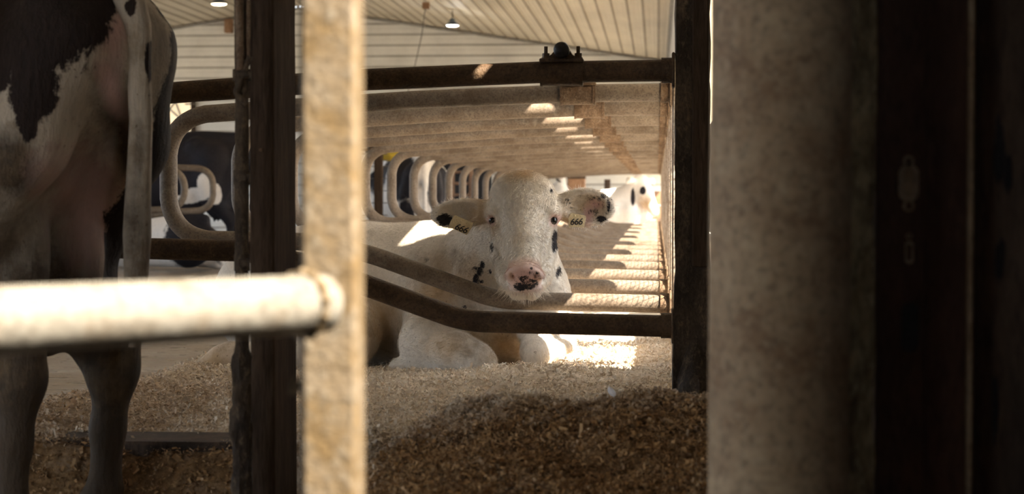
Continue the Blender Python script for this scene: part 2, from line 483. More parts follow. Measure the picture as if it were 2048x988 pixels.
# ------------------------------------------------------------------ implicit surfaces (animals)
class Field:
    """Smoothly blended round cones and ellipsoids on a rectilinear grid, meshed into one closed skin."""
    def __init__(s, xs, ys, zs):
        s.xs, s.ys, s.zs = [np.asarray(a, np.float32) for a in (xs, ys, zs)]
        s.D = np.full((len(xs), len(ys), len(zs)), 1.0, np.float32)
    def _box(s, lo, hi):
        ix = [(np.searchsorted(a, l), np.searchsorted(a, h)) for a, l, h in zip((s.xs, s.ys, s.zs), lo, hi)]
        return tuple(slice(max(0, a - 1), b + 1) for a, b in ix)
    def _grid(s, b):
        return (s.xs[b[0]][:, None, None], s.ys[b[1]][None, :, None], s.zs[b[2]][None, None, :])
    def _merge(s, b, d, k, op):
        D = s.D[b]
        if op == 'add':
            h = np.maximum(k - np.abs(D - d), 0) / k
            s.D[b] = np.minimum(D, d) - h * h * k * 0.25
        else:
            d = -d
            h = np.maximum(k - np.abs(D - d), 0) / k
            s.D[b] = np.maximum(D, d) + h * h * k * 0.25
    def cone(s, a, b, r1, r2, k=0.03, squash=None, op='add'):
        a = np.array(a, np.float32); b = np.array(b, np.float32)
        m = max(r1, r2) * (1 if not squash else max(1, squash[1])) + k + 0.05
        bx = s._box(np.minimum(a, b) - m, np.maximum(a, b) + m)
        X, Y, Z = s._grid(bx)
        px, py, pz = X - a[0], Y - a[1], Z - a[2]
        d = b - a
        if squash:
            n = np.array(squash[0], float); n /= np.linalg.norm(n); q = 1.0 / squash[1] - 1.0
            dn = (px * n[0] + py * n[1] + pz * n[2]) * q
            px = px + n[0] * dn; py = py + n[1] * dn; pz = pz + n[2] * dn
            d = d + n * np.dot(d, n) * q
        L = float(np.dot(d, d)) + 1e-9
        t = np.clip((px * d[0] + py * d[1] + pz * d[2]) / L, 0, 1)
        dist = np.sqrt((px - t * d[0]) ** 2 + (py - t * d[1]) ** 2 + (pz - t * d[2]) ** 2) - (r1 + (r2 - r1) * t)
        s._merge(bx, dist.astype(np.float32), k, op); return s
    def ell(s, c, axes, radii, k=0.02, op='add'):
        c = np.array(c, np.float32); radii = np.array(radii, float)
        m = max(radii) + k + 0.05
        bx = s._box(c - m, c + m)
        X, Y, Z = s._grid(bx)
        q = []
        for ax, r in zip(axes, radii):
            ax = np.array(ax, float); ax /= np.linalg.norm(ax)
            q.append(((X - c[0]) * ax[0] + (Y - c[1]) * ax[1] + (Z - c[2]) * ax[2], r))
        k0 = np.sqrt(sum((a / r) ** 2 for a, r in q)); k1 = np.sqrt(sum((a / (r * r)) ** 2 for a, r in q)) + 1e-6
        d = k0 * (k0 - 1) / k1
        s._merge(bx, d.astype(np.float32), k, op); return s
    def chain(s, pts, k=0.03, squash=None):
        for (a, ra), (b, rb) in zip(pts[:-1], pts[1:]):
            s.cone(a, b, ra, rb, k, squash)
        return s
    def mesh(s):
        D = s.D; neg = D < 0
        n = [a.shape[0] for a in (s.xs, s.ys, s.zs)]
        cs = sum(neg[i:n[0] - 1 + i, j:n[1] - 1 + j, k:n[2] - 1 + k].astype(np.int8) for i in (0, 1) for j in (0, 1) for k in (0, 1))
        act = (cs > 0) & (cs < 8)
        I = np.argwhere(act)
        vid = np.full(act.shape, -1, np.int64); vid[act] = np.arange(len(I))
        acc = np.zeros((len(I), 3)); cnt = np.zeros(len(I))
        corner = lambda o: D[I[:, 0] + o[0], I[:, 1] + o[1], I[:, 2] + o[2]]
        pos = lambda o: np.stack([s.xs[I[:, 0] + o[0]], s.ys[I[:, 1] + o[1]], s.zs[I[:, 2] + o[2]]], 1)
        for ax in range(3):
            oth = [a for a in range(3) if a != ax]
            for u in (0, 1):
                for w in (0, 1):
                    o0 = [0, 0, 0]; o0[oth[0]] = u; o0[oth[1]] = w; o1 = list(o0); o1[ax] = 1
                    d0, d1 = corner(o0), corner(o1); m = (d0 < 0) != (d1 < 0)
                    t = np.where(m, d0 / np.where(m, d0 - d1, 1), 0)[:, None]
                    p = pos(o0) * (1 - t) + pos(o1) * t
                    acc[m] += p[m]; cnt[m] += 1
        V = acc / cnt[:, None]
        Fs = []
        for ax in range(3):
            o1 = [slice(None)] * 3; o2 = [slice(None)] * 3
            o1[ax] = slice(0, -1); o2[ax] = slice(1, None)
            a, b = neg[tuple(o1)], neg[tuple(o2)]
            E = np.argwhere(a != b)
            u, w = [(1, 2), (2, 0), (0, 1)][ax]
            ok = (E[:, u] > 0) & (E[:, w] > 0) & (E[:, u] < n[u] - 1) & (E[:, w] < n[w] - 1)
            E = E[ok]; sg = a[tuple(E.T)]
            q = []
            for du, dw in ((-1, -1), (0, -1), (0, 0), (-1, 0)):
                c = E.copy(); c[:, u] += du; c[:, w] += dw
                q.append(vid[tuple(c.T)])
            q = np.stack(q, 1); q[~sg] = q[~sg][:, ::-1]
            Fs.append(q)
        F = np.concatenate(Fs)
        return V, F[(F >= 0).all(1)]
def relax(V, F, it=2, lam=0.5):
    e = np.concatenate([F[:, [0, 1]], F[:, [1, 2]], F[:, [2, 3]], F[:, [3, 0]]])
    e = np.concatenate([e, e[:, ::-1]])
    for _ in range(it):
        acc = np.zeros_like(V); c = np.bincount(e[:, 0], minlength=len(V))[:, None]
        for k in range(3):
            acc[:, k] = np.bincount(e[:, 0], weights=V[e[:, 1], k], minlength=len(V))
        V = V + lam * (acc / np.maximum(c, 1) - V)
    return V
def np_mesh(name, V, F):
    me = bpy.data.meshes.new(name)
    V = np.ascontiguousarray(V, np.float32); F = np.ascontiguousarray(F, np.int32)
    me.vertices.add(len(V)); me.vertices.foreach_set('co', V.ravel())
    me.loops.add(F.size); me.loops.foreach_set('vertex_index', F.ravel())
    me.polygons.add(len(F))
    me.polygons.foreach_set('loop_start', np.arange(len(F), dtype=np.int32) * F.shape[1])
    me.update(calc_edges=True); me.validate()
    return me
def attr(me, name, vals):
    a = me.attributes.new(name, 'FLOAT', 'POINT')
    a.data.foreach_set('value', np.ascontiguousarray(vals, np.float32))
def blobs(V, spots):
    """Soft field of ellipsoidal patches: 1 in the middle, 0.5 on the rim. Spot: (centre, radii)."""
    f = np.zeros(len(V))
    for c, r in spots:
        q = np.sqrt((((V - np.array(c)) / np.array(r)) ** 2).sum(1))
        f = np.maximum(f, np.clip(1 - 0.5 * q, 0, 1))
    return f
def grade(lo, hi, pieces):
    """Grid lines from lo to hi; pieces = [(end, step), ...]."""
    out = [lo]
    for end, st in pieces:
        n = max(1, int(round((end - out[-1]) / st)))
        a = out[-1]
        out += [a + (end - a) * (i + 1) / n for i in range(n)]
    return np.array(out)

# ================================================================== SETTING
XW = 0.25          # inner face of the side wall beside the stalls
EAVE = 3.77; RIDGE_X = -8.07; RIDGE_Z = 5.04; XL = -16.4
YF = 45.0; YN = -4.0
NEAR_X = 0.56; NEAR_Y = 3.0
SILL = 0.53; CURT_LO = 1.06; CURT_HI = 1.825; TOP_LO = 2.06

def struct(mb, name, mat, smooth=False):
    return tag(mb.build(name, mat, None, smooth), kind='structure')
FLOOR_Z = -0.16
struct(MB().box((XL, YN, FLOOR_Z - 0.1), (NEAR_X, YF, FLOOR_Z)), 'floor', M['floor'])
struct(MB().box((-60, -60, -0.55), (60, 110, -0.35)), 'yard_ground', M['gravel'])

def ribbed(name, u0, u1, period, depth, to3d, mat, minor=2):
    """Ribbed metal sheet: profile along u, run between two ends given by to3d(u, lift, end)."""
    us = []
    k = math.floor(u0 / period)
    u = k * period
    while u < u1:
        for du, h in ((0, 0), (0.008, depth), (0.036, depth), (0.044, 0)):
            us.append((u + du, h))
        for j in range(1, minor + 1):
            c = u + 0.044 + (period - 0.044) * j / (minor + 1)
            us += [(c - 0.012, 0), (c - 0.006, depth * 0.3), (c + 0.006, depth * 0.3), (c + 0.012, 0)]
        u += period
    us = [(max(u0, min(u1, a)), h) for a, h in us if u0 - period < a < u1 + period]
    V = []; F = []
    for a, h in us:
        V.append(to3d(a, h, 0)); V.append(to3d(a, h, 1))
    n = len(us)
    for a, h in us:
        V.append(to3d(a, -0.03, 0)); V.append(to3d(a, -0.03, 1))
    for i in range(n - 1):
        if us[i + 1][0] - us[i][0] < 1e-6: continue
        F.append((2 * i, 2 * i + 1, 2 * i + 3, 2 * i + 2))
        j = 2 * n + 2 * i
        F.append((j, j + 2, j + 3, j + 1))
    return struct(MB().add(V, F), name, mat)
slope = (RIDGE_Z - EAVE) / (XW - RIDGE_X)
ribbed('ceiling_right', RIDGE_X, NEAR_X + 0.05, 0.262, 0.030,
       lambda u, h, e: (u, YN if e == 0 else YF, RIDGE_Z - (u - RIDGE_X) * slope - h), M['ceil'])
ribbed('ceiling_left', XL, RIDGE_X, 0.262, 0.022,
       lambda u, h, e: (u, YN if e == 0 else YF, RIDGE_Z + (u - RIDGE_X) * slope - h), M['ceil'])
ribbed('wall_far', FLOOR_Z, RIDGE_Z, 0.242, 0.020,
       lambda u, h, e: (XL if e == 0 else NEAR_X, YF - h, u), M['siding'], 1)
BX0, BX1, BZ1 = -8.0, -4.2, 2.9              # unseen opening added behind the camera to brighten the foreground
w = MB().box((XL, YN - 0.05, FLOOR_Z), (BX0, YN, RIDGE_Z)).box((BX1, YN - 0.05, FLOOR_Z), (NEAR_X, YN, RIDGE_Z)).box((BX0, YN - 0.05, BZ1), (BX1, YN, RIDGE_Z))
struct(w, 'wall_behind', M['old_board'])
portal('door_daylight', ((BX0 + BX1) / 2, YN - 0.03, (FLOOR_Z + BZ1) / 2), (math.pi / 2, 0, 0), BX1 - BX0, BZ1 - FLOOR_Z)
# eave and gable trims of the far wall
for s, nm in ((1, 'trim_1'), (-1, 'trim_2')):
    xe = XW if s > 0 else XL
    a = np.array((RIDGE_X, YF - 0.06, RIDGE_Z - 0.05)); b = np.array((xe, YF - 0.06, RIDGE_Z - 0.05 - abs(xe - RIDGE_X) * slope))
    struct(MB().tube([a, b], 0.035, 4), nm, M['trim'])
struct(MB().box((XW - 0.05, 3.0, EAVE - 0.12), (XW + 0.0, YF, EAVE - 0.02)), 'trim_3', M['trim'])
dp = P(1094, 120, YF - 0.1)
struct(MB().box((dp[0] - 0.05, YF - 0.12, 0), (dp[0] + 0.05, YF - 0.03, 3.2)), 'trim_4', M['trim'])

# side wall beside the stalls: knee wall, translucent curtain, top wall; open strips between
YO = 6.55
# (a small knot hole in it throws the one spot of sun on the front rail)
w = MB(); HY, HZ = 5.32, 2.03
w.box((XW, NEAR_Y, FLOOR_Z), (XW + 0.02, HY - .028, EAVE)).box((XW, HY + .028, FLOOR_Z), (XW + 0.02, YO, EAVE))
w.box((XW, HY - .028, FLOOR_Z), (XW + 0.02, HY + .028, HZ - .032)).box((XW, HY - .028, HZ + .032), (XW + 0.02, HY + .028, EAVE))
struct(w, 'wall_right_front', M['wall_board'])
struct(MB().box((XW, YO, FLOOR_Z), (XW + 0.02, YF, SILL)), 'wall_right_knee', M['siding'])
struct(MB().box((XW, YO, TOP_LO), (XW + 0.02, YF, EAVE + 0.05)).box((XW, YO, CURT_HI - 0.02), (XW + 0.02, YO + 0.11, TOP_LO)), 'wall_right_top', M['siding'])
cv = []; cf = []
ny = 300
for i in range(ny + 1):
    y = YO + (YF - YO) * i / ny
    for z in (CURT_LO, CURT_HI):
        cv.append((XW + 0.012 + 0.008 * math.sin(i * 1.7), y, z))
cf = [(2 * i, 2 * i + 1, 2 * i + 3, 2 * i + 2) for i in range(ny)]
struct(MB().add(cv, cf), 'wall_right_curtain', M['curtain'], True)
for k, y in enumerate(np.arange(YO + 1.25, YF, 2.4)):
    struct(MB().box((XW + 0.03, y - 0.05, FLOOR_Z), (XW + 0.13, y + 0.05, EAVE)), 'trim_%d' % (k + 10), M['stall_post'])
# diamond wire netting stretched over the first bays of the low opening
mb = MB()
hN = CURT_LO - SILL; y = YO - hN
while y < 16.0:
    for s_ in (1, -1):
        ya, za, yb, zb = (y, SILL, y + hN, CURT_LO) if s_ > 0 else (y + hN, SILL, y, CURT_LO)
        if min(ya, yb) < YO:
            if max(ya, yb) <= YO + .01: continue
            t = (YO - ya) / (yb - ya)
            if ya < YO: ya, za = YO, za + (zb - za) * t
            else: yb, zb = YO, za + (zb - za) * t
        mb.tube([(XW + .012 + s_ * .001, ya, za), (XW + .012 + s_ * .001, yb, zb)], .0011, 4, False)
    y += .034
struct(mb, 'wall_right_netting', M['cable'])
# unseen wall added to shade the near columns, its opening shaped to sun the gate
OZ0, OZ1, OY0, OY1 = 1.40, 2.04, 0.62, 1.44
w = MB()
w.box((NEAR_X, YN, FLOOR_Z), (NEAR_X + 0.03, OY0, EAVE + 0.05)).box((NEAR_X, OY1, FLOOR_Z), (NEAR_X + 0.03, NEAR_Y, EAVE + 0.05))
w.box((NEAR_X, OY0, FLOOR_Z), (NEAR_X + 0.03, OY1, OZ0)).box((NEAR_X, OY0, OZ1), (NEAR_X + 0.03, OY1, EAVE + 0.05))
w.box((XW, NEAR_Y - 0.03, FLOOR_Z), (NEAR_X + 0.03, NEAR_Y, EAVE + 0.05))
struct(w, 'wall_near', M['old_board'])
# far side of the barn: knee wall and top wall, open between
struct(MB().box((XL - 0.05, YN, FLOOR_Z), (XL, YF, 0.95)), 'wall_left_knee', M['siding'])
struct(MB().box((XL - 0.05, YN, 3.1), (XL, YF, EAVE + 0.05)), 'wall_left_top', M['siding'])
H = math.pi / 2
portal('left_daylight', (XL - 0.03, 20.5, 2.02), (0, -H, 0), 2.15, 49)
portal('right_low_daylight', (XW + 0.015, (YO + YF) / 2, (SILL + CURT_LO) / 2), (0, H, 0), CURT_LO - SILL, YF - YO)
portal('right_high_daylight', (XW + 0.015, (YO + YF) / 2, (TOP_LO + CURT_HI) / 2), (0, H, 0), TOP_LO - CURT_HI, YF - YO)
portal('near_daylight', (NEAR_X + 0.02, (OY0 + OY1) / 2, (OZ0 + OZ1) / 2), (0, H, 0), OZ1 - OZ0, OY1 - OY0)

# window in the far wall, its pane made to glow in place of a bright yard
a = P(300, 200, YF); b = P(388, 300, YF)
wroot = thing('window_1', None, None, (a[0], YF - 0.03, b[2])); wroot['kind'] = 'structure'
mb = MB()
for x in (a[0], b[0]):
    mb.box((x - 0.05, YF - 0.10, b[2]), (x + 0.05, YF - 0.02, a[2]))
mb.box((a[0] - 0.05, YF - 0.10, a[2] - 0.05), (b[0] + 0.05, YF - 0.02, a[2] + 0.05))
world_part(mb, 'window_frame', M['dark_wood'], wroot, False)
pane_m = plain('bright_yard_pane', (0.8, 0.72, 0.55), 0.5, (1.0, 0.78, 0.50), 0.75)
world_part(MB().box((a[0], YF - 0.06, b[2]), (b[0], YF - 0.05, a[2])), 'pane', pane_m, wroot, False)
mb = MB()
for (p, q) in (((305, 262), (352, 202)), ((336, 215), (388, 262)), ((352, 262), (390, 225)), ((350, 200), (372, 262)), ((370, 208), (392, 208))):
    mb.tube([P(p[0], p[1], YF - 0.08), P(q[0], q[1], YF - 0.08)], 0.022, 6)
world_part(mb, 'brace', M['trim'], wroot)

# ================================================================== BEDDING
def sstep(a, b, x):
    t = np.clip((x - a) / (b - a), 0, 1); return t * t * (3 - 2 * t)
def bed_h(X, Y):
    X = np.asarray(X, float); Y = np.asarray(Y, float)
    h = FLOOR_Z + (0.25 + 0.02 * fbm(X * 2, Y * 2, 0, 3, 5)) * sstep(-2.05, -1.72, X + 0.10 * fbm(X * 0 + 3, Y * 1.2, 0, 2, 9))
    h = h - 0.14 * (1 - sstep(4.55, 4.80, Y)) * (1 - sstep(-0.85, -0.55, X))
    # manure-mixed heap at the end of the row
    mnd = sstep(-0.78, -0.30, X + 0.07 * fbm(X * 3, Y * 3, 0, 2, 21)) * (1 - sstep(4.62, 5.22, Y + 0.16 * fbm(X * 2.5, Y * 2.5, 0, 2, 31))) * (0.25 + 0.75 * sstep(3.75, 4.65, Y))
    h = h + mnd * (0.125 + 0.035 * fbm(X * 6, Y * 6, 0, 3, 41) + 0.030 * np.maximum(0, vnoise(X * 24, Y * 24, 0, 43)) + 0.016 * np.maximum(0, vnoise(X * 50, Y * 50, 0, 44)))
    # shavings banked up against the wall and in front of the cow
    h = h + 0.03 * sstep(-0.25, 0.18, X) * sstep(4.6, 5.4, Y)
    h = h + 0.06 * np.exp(-((X + 0.42) / 0.30) ** 2 - ((Y - 6.45) / 0.40) ** 2) - 0.025 * np.exp(-((X + 1.0) / 0.45) ** 2 - ((Y - 7.35) / 0.4) ** 2)
    h = h + 0.022 * fbm(X * 9, Y * 9, 0, 3, 3) + 0.010 * fbm(X * 45, Y * 45, 0, 2, 4)
    return h
def soil_f(X, Y):
    """How much manure is trodden into the shavings."""
    s = 1.0 - sstep(4.10, 5.05, Y + 0.25 * fbm(X * 2.2, Y * 2.2, 0, 3, 51)) 
    s = s * (0.55 + 0.45 * sstep(-0.75, -0.40, X)) + 0.15 * (1 - sstep(4.7, 5.3, Y)) 
    s = np.maximum(s, 0.55 * (1 - sstep(-1.45, -0.95, X)) * (1 - sstep(6.0, 7.6, Y)))
    s = np.maximum(s, 0.95 * (1 - sstep(4.72, 5.0, Y)) * (1 - sstep(-1.0, -0.75, X)))
    return np.clip(s, 0, 1)
gx = np.linspace(-2.1, XW - 0.002, 330)
gy = grade(3.1, 30.2, [(3.5, 0.03), (7.6, 0.0085), (9, 0.03), (30.2, 0.12)])
GX, GY = np.meshgrid(gx, gy, indexing='ij')
GZ = bed_h(GX, GY)
V = np.stack([GX.ravel(), GY.ravel(), GZ.ravel()], 1)
ni, nj = GX.shape
ii, jj = np.meshgrid(np.arange(ni - 1), np.arange(nj - 1), indexing='ij')
q = (ii * nj + jj).ravel()
F = np.stack([q, q + nj, q + nj + 1, q + 1], 1)
me = np_mesh('bedding', V, F)
attr(me, 'soil', soil_f(V[:, 0], V[:, 1])); attr(me, 'tone', 0.5 + 0.6 * vnoise(V[:, 0] * 70, V[:, 1] * 70))
o = link('stall_bedding', me, M['bed']); tag(o, kind='structure')

def flakes(n, xr, yr, size, seed, lift=0.004):
    r = np.random.default_rng(seed)
    X = r.uniform(*xr, n); Y = yr[0] + (yr[1] - yr[0]) * r.random(n) ** 1.3
    Z = bed_h(X, Y) + r.uniform(0, 1, n) ** 2 * 0.012 + lift
    L = r.lognormal(math.log(size), 0.45, n); W = L * r.uniform(0.14, 0.5, n)
    th = r.uniform(0, 2 * math.pi, n); ti = r.normal(0, 0.55, n); ro = r.normal(0, 0.6, n); cu = r.uniform(-0.5, 0.9, n)
    d = np.stack([np.cos(th) * np.cos(ti), np.sin(th) * np.cos(ti), np.sin(ti)], 1)
    s = np.cross(d, [0, 0, 1.0]); s /= np.linalg.norm(s, axis=1)[:, None]; u = np.cross(s, d)
    w = s * np.cos(ro)[:, None] + u * np.sin(ro)[:, None]; nn = np.cross(w, d)
    c = np.stack([X, Y, Z], 1)
    vs = []
    for a, lift_ in ((-0.5, 1), (0, 0), (0.5, 1)):
        for b in (-0.5, 0.5):
            vs.append(c + d * (a * L)[:, None] + w * (b * W)[:, None] + nn * (cu * L * 0.28 * lift_)[:, None])
    V = np.stack(vs, 1).reshape(-1, 3)
    base = (np.arange(n) * 6)[:, None]
    F = np.concatenate([base + [0, 1, 3, 2], base + [2, 3, 5, 4]])
    me = np_mesh('flakes', V, F)
    t = np.repeat(r.random(n), 6); attr(me, 'tone', t)
    attr(me, 'soil', np.repeat(np.clip(soil_f(X, Y) + r.normal(0, 0.12, n), 0, 1), 6))
    return me
me = flakes(140000, (-1.95, 0.22), (4.3, 8.4), 0.0082, 3)
tag(link('wood_shavings', me, M['flake']), 'pale curled wood shavings strewn over the stall floor under the white cow', 'wood shavings', kind='stuff')
me = flakes(130000, (-0.95, 0.22), (3.4, 5.2), 0.0066, 4)
tag(link('soiled_bedding', me, M['flake']), 'dark brown manure-mixed shavings heaped in front at the end of the row', 'bedding', kind='stuff')

# timber edging of the bed, low in front of the standing cow's feet
a = P(95, 905, 4.80); b = P(500, 905, 4.80)
mb = MB().box((a[0], 4.78, -0.02), (b[0], 5.0, 0.105), 0.008)
tag(mb.build('curb_board', M['old_board']), 'low brown timber edging along the bedding behind the standing cow\'s hooves', 'curb')

# ================================================================== STALL ROW
SP = 1.20
DY = [4.85 * SP + SP * n for n in range(20)]
Z0 = CAM_Z
DIV_PATH = [(0.050, 0.368), (-0.34, 0.364), (-0.85, 0.345), (-1.35, 0.314), (-1.735, 0.287), (-1.735, -0.146), (-1.19, -0.158), (-1.00, -0.205), (-0.56, -0.362), (0.050, -0.374)]
def divider_mesh(mat):
    pts = [np.array((x, 0, z + Z0)) for x, z in DIV_PATH]
    path = fillet(pts, [0, .6, .6, .6, .145, .145, .45, .5, .35, 0], 9)
    path = densify(path, 0.05)
    return MB().tube(path, 0.0318, 22)
ordin = ['first', 'second', 'third', 'fourth', 'fifth', 'sixth', 'seventh', 'eighth', 'ninth', 'tenth', 'eleventh', 'twelfth', 'thirteenth',
         'fourteenth', 'fifteenth', 'sixteenth', 'seventeenth', 'eighteenth', 'nineteenth', 'twentieth']
NX = -0.275; NZ = Z0 + 0.425
def make_divider(mat_pipe, mat_clamp):
    root = thing('stall_divider', 'x', 'stall divider', (0.0, 0.0, 0.0), 'pipe stall dividers along the row')
    divider_mesh(mat_pipe).build('pipe_loop', mat_pipe, root, True)
    zc = Z0 + 0.361
    mb = MB().tube([(NX - 0.062, 0, zc), (NX + 0.058, 0, zc)], 0.0365, 24)
    mb.tube([(NX - 0.064, 0, zc), (NX - 0.056, 0, zc)], 0.0385, 24).tube([(NX + 0.050, 0, zc), (NX + 0.060, 0, zc)], 0.0385, 24)
    mb.box((NX - 0.066, -0.030, zc + 0.030), (NX + 0.062, 0.030, zc + 0.042), 0.003)
    # flared saddle that the neck rail lies in
    mb.prism([(NX - 0.058, zc + 0.040), (NX + 0.054, zc + 0.040), (NX + 0.030, zc + 0.052), (NX + 0.024, zc + 0.062), (NX - 0.024, zc + 0.062), (NX - 0.032, zc + 0.052)], -0.024, 0.024)
    cl = mb.build('clamp', mat_clamp, root, True)
    for x in (NX - 0.048, NX + 0.046):
        b = MB().tube([(x, 0, zc + 0.03), (x, 0, zc + 0.078)], 0.0055, 10)
        b.lathe([(0.0105, 0.046), (0.0105, 0.058)], (x, 0, zc), 6)
        b.lathe([(0.013, 0.041), (0.013, 0.046)], (x, 0, zc), 14)
        b.build('bolt', mat_clamp, cl)
    # end bracket at the post
    for z in (0.368, -0.372):
        mb = MB().tube([(0.012, 0, Z0 + z), (0.050, 0, Z0 + z)], 0.037, 20)
        mb.box((0.042, -0.044, Z0 + z - 0.05), (0.051, 0.044, Z0 + z + 0.05), 0.003)
        mb.build('end_bracket', mat_clamp, root, True)
    return root
first = make_divider(M['pipe_dark'], M['pipe_dark']); first.location = (0, DY[0], 0)
first['label'] = 'dark brown front pipe stall divider, nearest of the row, passing below the cow\'s chin'
second = make_divider(M['pipe'], M['clamp'])
for n in range(1, 20):
    o = second if n == 1 else copy_tree(second)
    o.location = (0, DY[n], 0)
    o['label'] = ('brown pipe stall divider whose lower rail runs under the white cow\'s muzzle' if n == 1 else
                  'brown pipe stall divider, %s from the front of the row behind the white cow' % ordin[n])

# posts at the wall end of each divider
def stall_post(h):
    mb = MB().box((0.052, -0.045, FLOOR_Z), (0.140, 0.045, h), 0.006)
    mb.box((0.046, -0.051, h - 0.006), (0.146, 0.051, h + 0.012), 0.003)
    return mb
proto = None
for n in range(1, 20):
    if proto is None:
        proto = stall_post(Z0 + 0.46).build('stall_post', M['stall_post']); o = proto
    else:
        o = proto.copy(); COL.objects.link(o)
    o.location = (0, DY[n] + 0.0, 0)
    tag(o, 'short square post carrying the %s stall divider from the front, by the side wall' % ordin[n], 'post', 'posts along the side wall')
# tall muddy post of the first divider
root = thing('support_post', 'tall dark mud-crusted post at the wall end of the front stall divider', 'post', (0.097, DY[0], 0.0))
px0, px1 = P(1350, 500, DY[0])[0], P(1418, 500, DY[0])[0]
mb = MB()
nz = 90
zs = np.linspace(FLOOR_Z, 3.7, nz)
V = []; F = []
sec = [(-1, -1), (-0.35, -1.03), (0.35, -1.02), (1, -1), (1.02, 0), (1, 1), (0, 1.02), (-1, 1), (-1.02, 0)]
cx = (px0 + px1) / 2; hw = (px1 - px0) / 2
for i, z in enumerate(zs):
    for j, (a, b) in enumerate(sec):
        d = 0.006 * float(fbm(j * 1.7, z * 14, 0, 3, 77)) + (0.02 * max(0, 0.5 - z) if z < 0.5 else 0)
        V.append((cx + a * (hw + d), DY[0] + b * (0.045 + d), z))
ns = len(sec)
for i in range(nz - 1):
    for j in range(ns):
        F.append((i * ns + j, i * ns + (j + 1) % ns, (i + 1) * ns + (j + 1) % ns, (i + 1) * ns + j))
F.append(tuple(range(ns))[::-1]); F.append(tuple((nz - 1) * ns + j for j in range(ns)))
mb.add(V, F)
world_part(mb, 'post_body', M['mud_post'], root)
mb = MB()
mb.box((px0 + 0.048, DY[0] - 0.062, 0.5), (px1 - 0.004, DY[0] - 0.044, 3.6), 0.004)
world_part(mb, 'backing_strip', M['dark_wood'], root, False)
# caked dirt at its foot
mb = MB()
V = []; F = []; nz = 24; ns = 18
for i in range(nz):
    t = i / (nz - 1); z = bed_h(0.05, DY[0] - 0.1) - 0.06 + t * 0.24
    for j in range(ns):
        a = 2 * math.pi * j / ns
        r = (0.082 - 0.060 * t ** 1.5) * (1 + 0.5 * float(fbm(math.cos(a) * 2 + 5, math.sin(a) * 2, z * 12, 3, 8)))
        V.append((cx + 0.008 + math.cos(a) * r * 0.85, DY[0] - 0.03 + math.sin(a) * r, z))
for i in range(nz - 1):
    for j in range(ns):
        F.append((i * ns + j, i * ns + (j + 1) % ns, (i + 1) * ns + (j + 1) % ns, (i + 1) * ns + j))
F.append(tuple((nz - 1) * ns + j for j in range(ns)))
mb.add(V, F)
world_part(mb, 'caked_mud', M['mud_post'], root)

# neck rail along the tops of all dividers
mb = MB().tube([(NX, DY[0] - 0.055, NZ), (NX, DY[-1] + 0.1, NZ)], 0.0215, 24)
nr = thing('neck_rail', 'dark round pipe running over all the stall dividers, its capped end facing the camera', 'rail', (NX, DY[0], NZ))
world_part(mb, 'pipe', M['clamp'], nr)
mb = MB()
prof = [(0.0, -0.012), (0.012, -0.010), (0.021, -0.003), (0.0235, 0.006), (0.0235, 0.03)]
V = []; F = []; sg = 24
for (r, y) in prof:
    for k in range(sg):
        t = 2 * math.pi * k / sg
        V.append((NX + r * math.cos(t), DY[0] - 0.062 + y, NZ + r * math.sin(t)))
for i in range(len(prof) - 1):
    for k in range(sg):
        F.append((i * sg + k, i * sg + (k + 1) % sg, (i + 1) * sg + (k + 1) % sg, (i + 1) * sg + k))
mb.add(V, F)
world_part(mb, 'end_cap', M['black_steel'], nr)

# raised beds of the opposite row
PLAT_Z = -0.03
struct(MB().box((-8.2, 14.6, FLOOR_Z - 0.05), (-4.15, 27.0, PLAT_Z), 0.02), 'floor_platform', M['floor'])
# opposite row of stalls across the alley (loops that open away from us)
opp_d = [(375, 330, 424, 17.0), (432, 328, 427, 18.4), (296, 330, 437, 15.6)]
for i, (pxr, yt, yb, Y) in enumerate(opp_d):
    R_ = P(pxr - 6, (yt + yb) / 2, Y)
    zt = P(pxr, yt + 7, Y)[2]; zb = P(pxr, yb - 7, Y)[2]
    pts = [(R_[0] - 1.9, Y, zt + 0.03), (R_[0] - 0.4, Y, zt), (R_[0], Y, zt - 0.01), (R_[0], Y, zb), (R_[0] - 0.4, Y, zb - 0.02), (R_[0] - 1.9, Y, zb - 0.25)]
    path = densify(fillet([np.array(p) for p in pts], [0, .2, .15, .15, .3, 0], 8), 0.06)
    t = thing('stall_divider', ('rounded pipe stall divider across the alley seen inside the big loop',
                               'rounded pipe stall divider across the alley, farthest right of that row',
                               'rounded pipe stall divider across the alley, half hidden by the standing cow\'s tail')[i],
              'stall divider', (R_[0], Y, PLAT_Z), 'stall dividers across the alley')
    world_part(MB().tube(path, 0.031, 14), 'pipe_loop', M['pipe'], t)
    mb = MB().box((R_[0] - 1.95, Y - 0.04, PLAT_Z), (R_[0] - 1.86, Y + 0.04, zt + 0.15), 0.006)
    world_part(mb, 'post', M['stall_post'], t, False)

# ================================================================== FOREGROUND
# gate: square upright and the round rail welded to it, swung towards us
gY = 1.80
l = P(599, 494, gY)[0]; r = P(714, 494, gY)[0]
gate = thing('gate', 'pale weathered gate frame close to the camera with a round white rail', 'gate', ((l + r) / 2, gY + 0.026, FLOOR_Z))
mb = MB().box((l, gY, FLOOR_Z + 0.0), (r, gY + 0.0515, 1.32), 0.005)
world_part(mb, 'upright', M['gate_post'], gate, True)
p1 = P(625, 608, gY - 0.03); p0 = P(0, 641, 1.48)
d = (p0 - p1) / np.linalg.norm(p0 - p1)
far = p1 + d * 1.15
mb = MB().tube(densify([p1 - d * 0.012, far], 0.05), 0.0262, 32)
rail = world_part(mb, 'rail', M['gate_rail'], gate)
